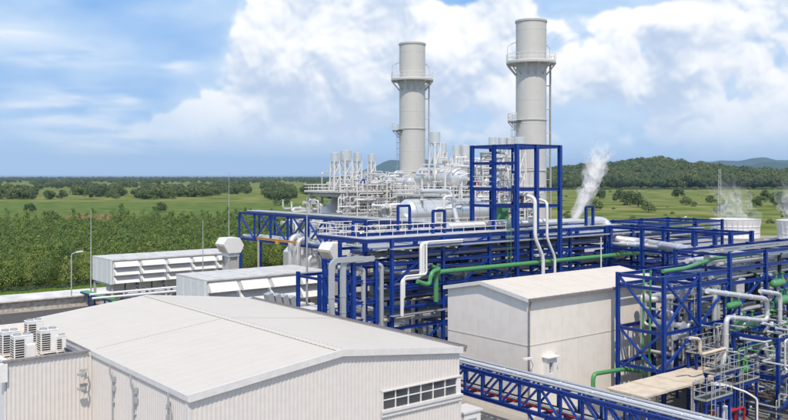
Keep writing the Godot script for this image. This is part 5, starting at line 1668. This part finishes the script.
func process_area():
	# green header and droppers at the braced tower
	pipe("green header pipe passing the top of the braced tower", "", [V(56.6, 10.65, 37.3), V(60.0, 10.65, 37.5), V(66.0, 11.0, 38.4), V(76.0, 11.0, 38.4)], 0.16, M.green, 4.0, "green_pipe")
	for k in 2: pipe("green dropper pipe running down the inside of the braced tower", "green droppers in the braced tower", [V(56.9, 10.6, 38.6 + k * 0.62), V(56.7, 3.0, 38.6 + k * 0.62), V(56.7, 0.5, 38.6 + k * 0.62)], 0.085, M.green, 0.0, "green_pipe")
	var n = 40.6
	pipe("low green pipe bending down beside the beige building's foot", "", [V(gx(593, n), 1.2, n), V(gx(593, n), hy(374, gx(593, n), n), n), V(gx(625, n), hy(369, gx(625, n), n), n), V(gx(640, n), hy(371, gx(640, n), n), n)], 0.17, M.green, 0.0, "green_pipe")
	# tan roofed shelter
	var t = thing("pipe_shelter", "low shelter with a tan panel roof before the beige building", "shelter", V(54, 0, 33))
	var xa = 48.2
	var xb = 59.6
	for k in 8:
		slab(t, "roof_panel", lerpf(xa, xb, k / 8.0) + 0.01, 3.06 - 0.02 * (k % 2), 33.2, lerpf(xa, xb, (k + 1) / 8.0) - 0.01, 3.2 - 0.02 * (k % 2), 36.3, M.tan)
	for x in [xa + 0.3, (xa + xb) / 2, xb - 0.3]:
		for nn in [33.1, 36.0]: beam(t, "post", V(x, 0, nn), V(x, 3.05, nn), 0.2, 0.2, M.steelgrey)
		beam(t, "rafter", V(x, 2.95, 32.9), V(x, 2.95, 36.2), 0.15, 0.2, M.steelgrey)
	# tall looping silver pipes
	n = 33.8
	var loops = [[[707, 291], [767, 299], [767, 321], [726, 317], [726, 352], [722, 366]], [[760, 291], [780, 294], [780, 355], [766, 357], [766, 340]], [[763, 323], [772, 326], [772, 322]], [[690, 338], [700, 339], [700, 355], [726, 348]]]
	var rs = [0.2, 0.17, 0.12, 0.12]
	for k in loops.size():
		var nn = n - [0.0, 0.8, 1.6, 0.6][k]
		var pts = loops[k].map(func(p): return V(gx(p[0], nn), hy(p[1], gx(p[0], nn), nn), nn))
		pts.append(pts[pts.size() - 1] + V(0, -1.4, 1.0))
		pipe(["big silver pipe looping out and back below the wide rack", "tall silver pipe hooping down beside the big looping pipe", "short silver pipe stub beside the silver loops", "pale pipe with a step below the silver loops"][k], "silver loops at the wide rack", pts, rs[k], M.silver if k < 3 else M.tan, 1.8)
	# brown horizontal exchangers
	for k in 3:
		var nn = 40.2 - k * 0.8
		var x = gx(684, nn)
		var h = hy(343 + k * 8, x, nn)
		var e = thing("heat_exchanger", "dark brown horizontal exchanger shell, %s of three in the process area" % ["rear", "middle", "front"][k], "heat exchanger", V(x, 0, nn), "brown exchangers")
		var mb = MB.new()
		mb.lathe(V(x, h, nn), V(1, 0, 0), [[-0.2, 0], [-0.15, 0.2], [0, 0.3], [0.1, 0.3], [0.1, 0.38], [0.2, 0.38], [0.2, 0.3], [5.0, 0.3], [5.0, 0.38], [5.1, 0.38], [5.1, 0.3], [5.2, 0.2], [5.25, 0]], 20)
		part(e, "shell", mb, M.brownpipe)
		for j in 2: slab(e, "saddle", x + 0.9 + j * 2.8, 0, nn - 0.35, x + 1.2 + j * 2.8, h - 0.35, nn + 0.35, M.steelgrey)
		for j in 2:
			mb = MB.new()
			mb.tube([V(x + 0.8 + j * 3.0, h + 0.2, nn), V(x + 0.8 + j * 3.0, h + 0.9, nn), V(x + 1.8 + j * 3.0, h + 0.9, nn)], 0.08, 8)
			part(e, "nozzle", mb, M.galv)
	# green vessels and valves
	var gv = [[748, 327, 0.72, 2.6], [692, 326, 0.25, 1.6], [779, 283, 0.36, 2.2], [784, 300, 0.40, 2.0], [745, 369, 0.28, 1.0], [708, 372, 0.2, 0.8], [735, 305, 0.28, 2.2], [775, 312, 0.34, 1.8]]
	for k in [0, 2, 3, 4, 6, 7]:
		var nn = [35.2, 35.4, 36.0, 34.8, 32.4, 32.2, 36.2, 35.4][k]
		var x = gx(gv[k][0], nn)
		var h = hy(gv[k][1], x, nn)
		var r = gv[k][2]
		var l = gv[k][3]
		var e = thing("green_valve", ["big round green vessel under the silver loops", "small green vessel behind the brown exchangers", "green vessel high beside the wide rack's post", "green vessel just under the topmost green vessel", "small green pump casing below the big round green vessel", "small green pump casing beside the railed platform", "long green vessel behind the silver loops", "green vessel beside the tall silver hooped pipe"][k], "vessel", V(x, 0, nn), "green process vessels")
		var mb = MB.new()
		mb.lathe(V(x - l / 2, h, nn), V(1, 0, 0.1), [[-0.4 * r, 0], [-0.25 * r, 0.55 * r], [0.1, 0.92 * r], [0.3, r], [l - 0.3, r], [l - 0.1, 0.92 * r], [l + 0.25 * r, 0.55 * r], [l + 0.4 * r, 0]], 20)
		part(e, "shell", mb, M.green)
		for j in 2:
			beam(e, "leg", V(x - l * 0.3 + j * l * 0.6, 0, nn), V(x - l * 0.3 + j * l * 0.6, h - r * 0.6, nn), 0.14, 0.14, M.blue)
			mb = MB.new()
			mb.rod(V(x - l * 0.25 + j * l * 0.5, h + r * 0.8, nn), V(x - l * 0.25 + j * l * 0.5, h + r + 0.5, nn), 0.09, 0.09, 8)
			mb.rod(V(x - l * 0.25 + j * l * 0.5, h + r + 0.5, nn), V(x - l * 0.25 + j * l * 0.5, h + r + 0.58, nn), 0.18, 0.18, 10)
			part(e, "nozzle", mb, M.green)
	# railed platforms
	var pl = [[697, 354, 35.2, 3.4, 1.0], [716, 375, 31.5, 3.2, 1.0], [706, 402, 29.0, 3.2, 0.9], [690, 300, 37.2, 5.5, 1.4], [740, 345, 34.0, 3.5, 1.3], [735, 385, 31.0, 3.4, 1.3]]
	for k in pl.size():
		var f = pl[k]
		var x = gx(f[0], f[2])
		var h = maxf(1.2, hy(f[1], x, f[2]))
		var e = thing("railed_platform", ["railed grating platform over the brown exchangers", "railed grating platform above the white lamp arm", "low railed grating platform beside the white cabinet", "railed grating walkway in the wide rack", "railed grating platform before the big round green vessel", "railed grating platform at the foot of the tall hooped pipe"][k], "platform", V(x, 0, f[2]), "process platforms")
		slab(e, "grating", x, h - 0.06, f[2], x + f[3], h, f[2] + f[4], M.dark)
		for b in [f[2] + 0.05, f[2] + f[4] - 0.05]: beam(e, "edge_beam", V(x, h - 0.16, b), V(x + f[3], h - 0.16, b), 0.1, 0.18, M.blue)
		var mb = MB.new()
		mb.rail([V(x, h, f[2]), V(x + f[3], h, f[2]), V(x + f[3], h, f[2] + f[4]), V(x, h, f[2] + f[4]), V(x, h, f[2])], 1.1, 0.9, 0.028)
		part(e, "railing", mb, M.galv)
		for a in [0.15, f[3] - 0.15]:
			for b in [0.15, f[4] - 0.15]: beam(e, "post", V(x + a, 0, f[2] + b), V(x + a, h - 0.2, f[2] + b), 0.16, 0.16, M.blue)
		mb = MB.new()
		mb.ladder(V(x + 0.6, 0, f[2] - 0.15), V(x + 0.6, h + 1.0, f[2] - 0.15), Vector3.RIGHT)
		part(e, "ladder", mb, M.galv)
	t = thing("process_piping", "tangle of thin process pipes among the platforms and green vessels", "pipework", V(63, 0, 30))
	jumble(t, 60.0, 28.5, 74.0, 36.4, 0.4, 6.5, 190, 404, [M.galv, M.silver, M.steelgrey, M.dark, M.galv, M.brownpipe, M.green], 0.035, 0.11)
	t = thing("manifold_piping", "dense piping hung inside the wide blue rack", "pipework", V(66, 0, 39))
	jumble(t, 65.8, 37.2, 88.0, 41.8, 0.4, 11.0, 90, 505, [M.galv, M.silver, M.steelgrey, M.silver, M.dark], 0.07, 0.22)
	t = thing("tower_piping", "silver piping crowded between the braced tower and the wide rack", "pipework", V(60, 0, 39))
	jumble(t, 58.5, 37.2, 65.5, 40.6, 2.0, 9.0, 40, 606, [M.galv, M.silver, M.steelgrey, M.silver], 0.08, 0.26)
	# low blue frame among the platforms
	var fx = [61.0, 65.6, 70.2, 74.8]
	var fb = cross(61.0, 65.6, 30.5, 0.2, 3.0)
	fb.append_array(cross(65.6, 70.2, 30.5, 3.3, 5.8, false))
	fb.append_array(cross(70.2, 74.8, 30.5, 0.2, 3.0))
	fb.append_array(crossn(61.0, 30.5, 34.0, 0.2, 3.0, false))
	fb.append_array(cross(61.0, 65.6, 34.0, 3.3, 5.8))
	frame_tower("equipment_frame", "low two storey blue frame around the platforms and green vessels", fx, [30.5, 34.0], [3.2, 6.0], 6.0, 0.26, M.blue, fb)
	# red fire pipes by the shelter
	for f in [[52.4, 30.4], [53.2, 30.2], [50.6, 30.6]]:
		pipe("red fire water standpipe with a bend beside the tan shelter", "red standpipes by the shelter", [V(f[0], 0.0, f[1]), V(f[0], 1.9, f[1]), V(f[0] + 2.4, 1.9, f[1]), V(f[0] + 2.4, 0.2, f[1])], 0.09, M.red, 0.0, "red_pipe")
	# lamp on a bent arm, cabinet
	var lp = rd(757, 58.0)
	var le = rd(724, 58.0)
	t = thing("yard_lamp", "white yard lamp on a long bent arm before the platforms", "lamp", V(lp.x, 0, lp.y))
	var mb = MB.new()
	var hh = 18.0 - (399 - 176) * 58.0 / F
	mb.tube([V(lp.x, 0, lp.y), V(lp.x, hh, lp.y), V(lerpf(lp.x, le.x, 0.35), hh + 0.5, lerpf(lp.y, le.y, 0.35)), V(le.x, hh + 1.0, le.y)], 0.07, 8)
	part(t, "pole", mb, M.white)
	mb = MB.new()
	mb.bar(V(le.x, hh + 1.0, le.y), V(le.x, hh + 1.0, le.y) + (V(le.x, 0, le.y) - V(lp.x, 0, lp.y)).normalized() * 0.9 + Vector3.UP * 0.08, 0.32, 0.16)
	part(t, "lamp_head", mb, M.white)
	var cp = rd(724, 56.0)
	t = thing("electric_cabinet", "plain white electric cabinet on a pedestal near the yard lamp", "cabinet", V(cp.x, 0, cp.y))
	hh = hy(407, cp.x, cp.y)
	slab(t, "pedestal", cp.x - 0.2, 0, cp.y - 0.2, cp.x + 0.2, hh - 1.3, cp.y + 0.2, M.steelgrey)
	slab(t, "body", cp.x - 0.45, hh - 1.3, cp.y - 0.25, cp.x + 0.45, hh, cp.y + 0.25, M.white)
	slab(t, "door", cp.x - 0.4, hh - 1.25, cp.y - 0.275, cp.x + 0.4, hh - 0.05, cp.y - 0.252, M.white)

# ---------------------------------------------------------------- yard things
func pole_thing(called, label, px, d, ytop, r, m, h0 = 0.0, group = ""):
	var p = rd(px, d)
	var top = CAMH - (ytop - 176.0) * d / F
	var mb = MB.new()
	mb.rod(V(p.x, h0, p.y), V(p.x, lerpf(h0, top, 0.6), p.y), r, r * 0.75, 8)
	mb.rod(V(p.x, lerpf(h0, top, 0.6), p.y), V(p.x, top, p.y), r * 0.6, r * 0.35, 8)
	mb.box(V(p.x - 0.2, h0, p.y + 0.2), V(p.x + 0.2, h0 + 0.05, p.y - 0.2))
	return solo(called, label, "pole", V(p.x, h0, p.y), mb, m, group)
func lamp_post(px, d, ytop, arm, label):
	var p = rd(px, d)
	var top = CAMH - (ytop - 176.0) * d / F
	var t = thing("lamp_post", label, "lamp", V(p.x, 0, p.y), "yard lamp posts")
	var e = Vector3(SA, 0, CA) * arm
	var mb = MB.new()
	mb.tube([V(p.x, 0, p.y), V(p.x, top - 0.3, p.y), V(p.x, top, p.y) + e * 0.5], 0.09, 8)
	part(t, "pole", mb, M.galv)
	mb = MB.new()
	mb.bar(V(p.x, top, p.y) + e * 0.45, V(p.x, top + 0.12, p.y) + e * 1.0, 0.34, 0.18)
	part(t, "lamp_head", mb, M.white)
	slab(t, "base_plate", p.x - 0.25, 0.005, p.y - 0.25, p.x + 0.25, 0.06, p.y + 0.25, M.concrete)
func yard_things():
	# boundary wall of precast panels
	var w = thing("boundary_wall", "weathered concrete boundary wall of panels along the road", "wall", V(10, 0, 118))
	for k in 40:
		var xa = -55.0 + k * 2.5
		slab(w, "panel", xa + 0.02, 0, 117.62 + k * 0.012, xa + 2.36, 1.32, 117.75 + k * 0.012, M.oldwall)
		slab(w, "post", xa + 2.37, 0, 117.55 + k * 0.012, xa + 2.49, 1.42, 117.82 + k * 0.012, M.oldwall)
	slab(w, "coping", -55, 1.322, 117.5, 45, 1.42, 118.3, M.oldwall)
	lamp_post(71.5, 116.0, 252, 1.6, "grey lamp post beside the boundary wall")
	pole_thing("lightning_mast", "thin lightning mast at the rear corner of the air inlet house near the plantation", 91, 121.0, 210, 0.11, M.galv)
	pole_thing("lightning_mast", "thin lightning mast behind the roof of the air inlet house by the white shed", 203, 104.0, 220, 0.10, M.galv)
	pole_thing("lightning_mast", "tall pale mast rising through the blue truss bridge", 307, 84.0, 197, 0.14, M.galv)
	pole_thing("lightning_mast", "thin lightning mast at the plantation end of the high truss bridge", 229, 130.0, 172, 0.10, M.galv)
	pole_thing("lightning_mast", "white post rising from the long rack behind the beige roof", 601, 84.0, 237, 0.14, M.white)
	lamp_post(683, 190.0, 217, 0.8, "grey lamp post on the open concrete behind the racks")
	# green and blue walkway at the corner of the far inlet house
	var t = thing("loading_arm", "green topped blue walkway at the corner of the air inlet house near the plantation", "walkway", V(40, 0, 112))
	var a = rd(84, 117.0)
	var b = rd(116, 113.0)
	var h = hy(291, a.x, a.y)
	var mb = MB.new()
	mb.bar(V(a.x, h, a.y), V(b.x, h - 0.7, b.y), 1.1, 0.12)
	part(t, "deck", mb, M.green)
	for f in [0.25, 0.75]:
		var p = a.lerp(b, f)
		for s in [-0.4, 0.4]: beam(t, "leg", V(p.x + s, 0, p.y), V(p.x + s, h - 0.2 - 0.7 * f, p.y), 0.16, 0.16, M.blue)
	for s in [-0.5, 0.5]: beam(t, "edge_beam", V(a.x + s, h - 0.16, a.y), V(b.x + s, h - 0.86, b.y), 0.12, 0.2, M.blue)
	# pipes under the far inlet house
	for k in 2: pipe("white pipe passing below the air inlet house near the plantation", "pipes below the plantation side inlet house", [V(38.0, 1.9 + k * 0.4, 110.5 + k), V(60.0, 1.9 + k * 0.4, 110.5 + k)], 0.16, M.white)
	# equipment between the white shed and the racks
	for k in 4:
		var nn = 72.5
		var x = gx(270 + k * 7.5, nn)
		var hh = hy(302 + k, x, nn)
		t = thing("fan_unit", "galvanised fan unit standing in a row behind the white shed's gutter", "fan unit", V(x, 0, nn), "fan units behind the white shed")
		slab(t, "stand", x, 0, nn, x + 0.55, hh - 0.2, nn + 0.6, M.galv)
		mb = MB.new()
		mb.hexa([V(x, hh - 0.2, nn), V(x + 0.6, hh - 0.2, nn), V(x + 0.6, hh - 0.2, nn + 0.9), V(x, hh - 0.2, nn + 0.9), V(x - 0.25, hh + 0.7, nn), V(x + 0.35, hh + 0.9, nn), V(x + 0.35, hh + 0.9, nn + 0.9), V(x - 0.25, hh + 0.7, nn + 0.9)])
		part(t, "housing", mb, M.galv)
	for k in 2:
		var nn = 70.5
		var x = gx(299 + k * 9, nn)
		cooling_unit_yard(x, nn, hy(303 + k, x, nn), k)
	t = thing("low_block", "low white plant block behind the white shed's gutter", "block", V(45, 0, 69))
	slab(t, "body", gx(311, 68.0), 0, 68.0, gx(345, 68.0), hy(309, gx(325, 68.0), 68.0), 70.0, M.white)
	slab(t, "cap", gx(311, 68.0) - 0.1, hy(309, gx(325, 68.0), 68.0), 67.9, gx(345, 68.0) + 0.1, hy(308, gx(325, 68.0), 68.0), 70.1, M.flash)
	# white hut against the corner of the shed
	t = thing("white_kiosk", "small white kiosk beside the corner of the large white shed", "kiosk", V(38.4, 0, 40))
	slab(t, "body", 37.7, 0, 39.6, 39.2, 2.5, 41.0, M.white)
	slab(t, "roof", 37.6, 2.5, 39.5, 39.3, 2.62, 41.1, M.flash)
	slab(t, "door", 38.0, 0.1, 39.57, 38.8, 2.1, 39.597, M.galv)
	# cooling tower fan stacks on a basin
	for k in 2:
		var p = rd([735, 803][k], [239.0, 232.0][k])
		var c = V(p.x, 0, p.y)
		t = thing("cooling_tower", ["round white ribbed cooling tower by the slender lattice mast", "round white ribbed cooling tower beside the low grey pump basin"][k], "cooling tower", c, "cooling towers")
		mb = MB.new()
		mb.lathe(c, Vector3.UP, [[0.6, 6.6], [2.2, 6.35], [4.2, 6.4], [5.6, 6.75], [5.75, 6.85], [5.75, 6.6], [4.2, 6.25], [3.0, 6.2], [3.0, 0]], 48)
		part(t, "shell", mb, M.white)
		for j in 30:
			var an = TAU * j / 30
			var o = Vector3(cos(an), 0, sin(an))
			mb = MB.new()
			mb.bar(c + o * 6.52 + Vector3.UP * 0.7, c + o * 6.46 + Vector3.UP * 3.0, 0.12, 0.12)
			mb.bar(c + o * 6.46 + Vector3.UP * 3.0, c + o * 6.8 + Vector3.UP * 5.5, 0.12, 0.12)
			part(t, "rib", mb, M.white)
		for hh in [2.0, 3.7]:
			mb = MB.new()
			mb.lathe(c, Vector3.UP, [[hh, 6.38], [hh, 6.55], [hh + 0.12, 6.55], [hh + 0.12, 6.38]], 48)
			part(t, "band", mb, M.white)
		mb = MB.new()
		mb.lathe(c, Vector3.UP, [[0.0, 7.4], [0.6, 7.4], [0.6, 6.5]], 48)
		part(t, "basin", mb, M.concrete)
		mb = MB.new()
		mb.rod(c + Vector3.UP * 3.0, c + Vector3.UP * 4.8, 0.5, 0.4, 10)
		for j in 6:
			var an = TAU * j / 6
			mb.bar(c + Vector3.UP * 4.6, c + Vector3(cos(an) * 5.6, 4.65, sin(an) * 5.6), 0.7, 0.1)
		part(t, "fan", mb, M.galv)
	# lattice mast beyond
	var mp = rd(720, 300.0)
	t = thing("lattice_mast", "slender grey lattice mast behind the cooling tower", "mast", V(mp.x, 0, mp.y))
	for k in 3:
		var an = TAU * k / 3
		beam(t, "leg", V(mp.x + 0.8 * cos(an), 0, mp.y + 0.8 * sin(an)), V(mp.x + 0.4 * cos(an), 20.5, mp.y + 0.4 * sin(an)), 0.13, 0.13, M.steelgrey, BOX)
		for j in 11:
			var an2 = TAU * (k + 1) / 3
			beam(t, "lacing", V(mp.x + (0.8 - 0.035 * j) * cos(an), j * 1.85, mp.y + (0.8 - 0.035 * j) * sin(an)), V(mp.x + (0.8 - 0.035 * (j + 1)) * cos(an2), (j + 1) * 1.85, mp.y + (0.8 - 0.035 * (j + 1)) * sin(an2)), 0.09, 0.09, M.steelgrey, BOX)
	# low blocks and pipes on the open concrete
	for f in [[660, 190.0, 8.0, 1.6, "long low concrete basin on the open concrete"], [772, 205.0, 7.0, 1.3, "low grey pump basin beside the cooling towers"], [700, 172.0, 6.0, 1.1, "low concrete plinth behind the cross rack"]]:
		var p = rd(f[0], f[1])
		t = thing("concrete_basin", f[4], "basin", V(p.x, 0, p.y))
		for s in [[-f[2], -2.0, f[2], -1.8], [-f[2], 1.8, f[2], 2.0], [-f[2], -1.8, -f[2] + 0.2, 1.8], [f[2] - 0.2, -1.8, f[2], 1.8]]:
			slab(t, "wall", p.x + s[0], 0, p.y + s[1], p.x + s[2], f[3], p.y + s[3], M.concrete)
		slab(t, "cover", p.x - f[2] + 0.2, f[3] - 0.4, p.y - 1.8, p.x + f[2] - 0.2, f[3] - 0.3, p.y + 1.8, M.galv)
		mb = MB.new()
		mb.rail([V(p.x - f[2], f[3], p.y - 1.9), V(p.x + f[2], f[3], p.y - 1.9)], 1.1, 2.0, 0.05)
		part(t, "railing", mb, M.galv)
	plume()
func cooling_unit_yard(x, n, top, k):
	var t = thing("outdoor_unit", "white louvred outdoor unit behind the white shed's gutter", "air conditioner", V(x, 0, n), "outdoor units behind the white shed")
	slab(t, "plinth", x, 0, n, x + 0.8, top - 1.2, n + 0.6, M.concrete)
	slab(t, "cabinet", x, top - 1.2, n, x + 0.8, top, n + 0.6, M.white)
	for j in 6: slab(t, "fin", x + 0.05, top - 1.1 + j * 0.17, n - 0.03, x + 0.75, top - 1.02 + j * 0.17, n - 0.002, M.galv)
func plume():
	# steam drifting from a vent behind the racks
	var p = rd(573, 150.0)
	var h0 = CAMH - (224 - 176) * 150.0 / F
	var t = thing("vent_stack", "short silver vent pipe that lets out the steam", "vent", V(p.x, 0, p.y))
	var mb = MB.new()
	mb.rod(V(p.x, 0, p.y), V(p.x, h0, p.y), 0.35, 0.35, 12)
	part(t, "riser", mb, M.silver)
	mb = MB.new()
	mb.rod(V(p.x, h0 - 0.3, p.y), V(p.x, h0, p.y), 0.5, 0.5, 12)
	part(t, "mouth", mb, M.silver)
	# the drift seen in the photograph: pixels (573, 222) to (606, 160), then a thin tail
	var spine = []
	for k in 49:
		var t2 = k / 48.0
		var px = 573.0 + 38.0 * pow(t2, 0.8) - 9.0 * pow(t2, 5.0)
		var q = rd(px, 150.0)
		spine.append([V(q.x, CAMH - (222.0 - 96.0 * t2 - 176.0) * 150.0 / F, q.y), lerpf(0.42, 2.2, pow(t2, 0.65)), 1.0 - smoothstep(0.38, 0.9, t2)])
	var o = thing("steam_plume", "white steam plume blowing up and sideways from the vent pipe", "steam", V(p.x, h0, p.y))
	o.set_meta("kind", "stuff")
	for k in 4: billow(o, spine, [0.55, 0.8, 1.05, 1.3][k], [0.6, 0.36, 0.2, 0.1][k], 40 + k * 7)
	for c in [[736, 239.0, 0], [800, 232.0, 1]]:
		spine = []
		for k in 25:
			var t2 = k / 24.0
			var q = rd(c[0] - 10.0 * t2, c[1])
			spine.append([V(q.x, 5.0 + 15.0 * t2, q.y), 4.6 - 1.0 * t2, smoothstep(0.0, 0.12, t2) * (1.0 - smoothstep(0.25, 0.95, t2))])
		var q2 = rd(c[0], c[1])
		o = thing("tower_vapour", ["faint vapour rising from the cooling tower by the lattice mast", "faint vapour rising from the cooling tower by the pump basin"][c[2]], "steam", V(q2.x, 5.0, q2.y))
		o.set_meta("kind", "stuff")
		for k in 2: billow(o, spine, [0.6, 1.0][k], [0.13, 0.07][k], 70 + k * 5 + c[2])
func billow(parent, spine, grow, dense, sd):      # one lumpy veil of droplets round the drift line
	var f = noise(0.42 / maxf(1.0, spine[spine.size() / 2][1] * 0.5), 3, sd)
	var sides = 44
	var rows = []
	for k in spine.size():
		var row = []
		for j in sides:
			var a = TAU * j / sides
			var d = Vector3(cos(a), 0.25 * sin(a * 2.0), sin(a))
			var c = spine[k][0]
			var w = spine[k][1] * grow
			row.append(c + d * w * (1.0 + 0.85 * f.get_noise_3dv(c + d * w)) + Vector3.UP * w * 0.5 * f.get_noise_3dv(c * 1.3 + d * w + Vector3(7, 3, 9)))
		rows.append(row)
	var norm = func(k, j):
		var u = rows[k][(j + 1) % sides] - rows[k][(j + sides - 1) % sides]
		var v = rows[mini(k + 1, rows.size() - 1)][j] - rows[maxi(k - 1, 0)][j]
		var n = u.cross(v).normalized()
		return n if n.dot(rows[k][j] - spine[k][0]) > 0.0 else -n
	var mb = MB.new()
	for k in spine.size() - 1:
		for j in sides:
			var m = (j + 1) % sides
			var i0 = mb.v.size()
			mb.tri(rows[k][j], rows[k][m], rows[k + 1][m], norm.call(k, j), norm.call(k, m), norm.call(k + 1, m))
			mb.tri(rows[k][j], rows[k + 1][m], rows[k + 1][j], norm.call(k, j), norm.call(k + 1, m), norm.call(k + 1, j))
	var at = org(parent)
	for k in mb.v.size():
		# density along the drift
		var best = 0
		var y = mb.v[k].y
		while best < spine.size() - 1 and spine[best][0].y < y: best += 1
		mb.cc[k] = Color(1, 1, 1, dense * spine[best][2])
		mb.v[k] -= at
	var o = MeshInstance3D.new()
	o.name = "billow"
	o.mesh = mb.mesh(true)
	if not M.has("steam"):
		var pm = mat("steam", 1.0, 0.0, null, 1.0, Color(0.97, 0.97, 0.97))
		pm.transparency = BaseMaterial3D.TRANSPARENCY_ALPHA
		pm.vertex_color_use_as_albedo = true
		pm.metallic_specular = 0.0
	o.material_override = M.steam
	parent.add_child(o, true)
func _ready():
	rng.seed = 7
	materials()
	shapes()
	view()
	land()
	buildings()
	boilers()
	main_rack()
	trusses()
	towers()
	process_area()
	yard_things()
	vegetation()
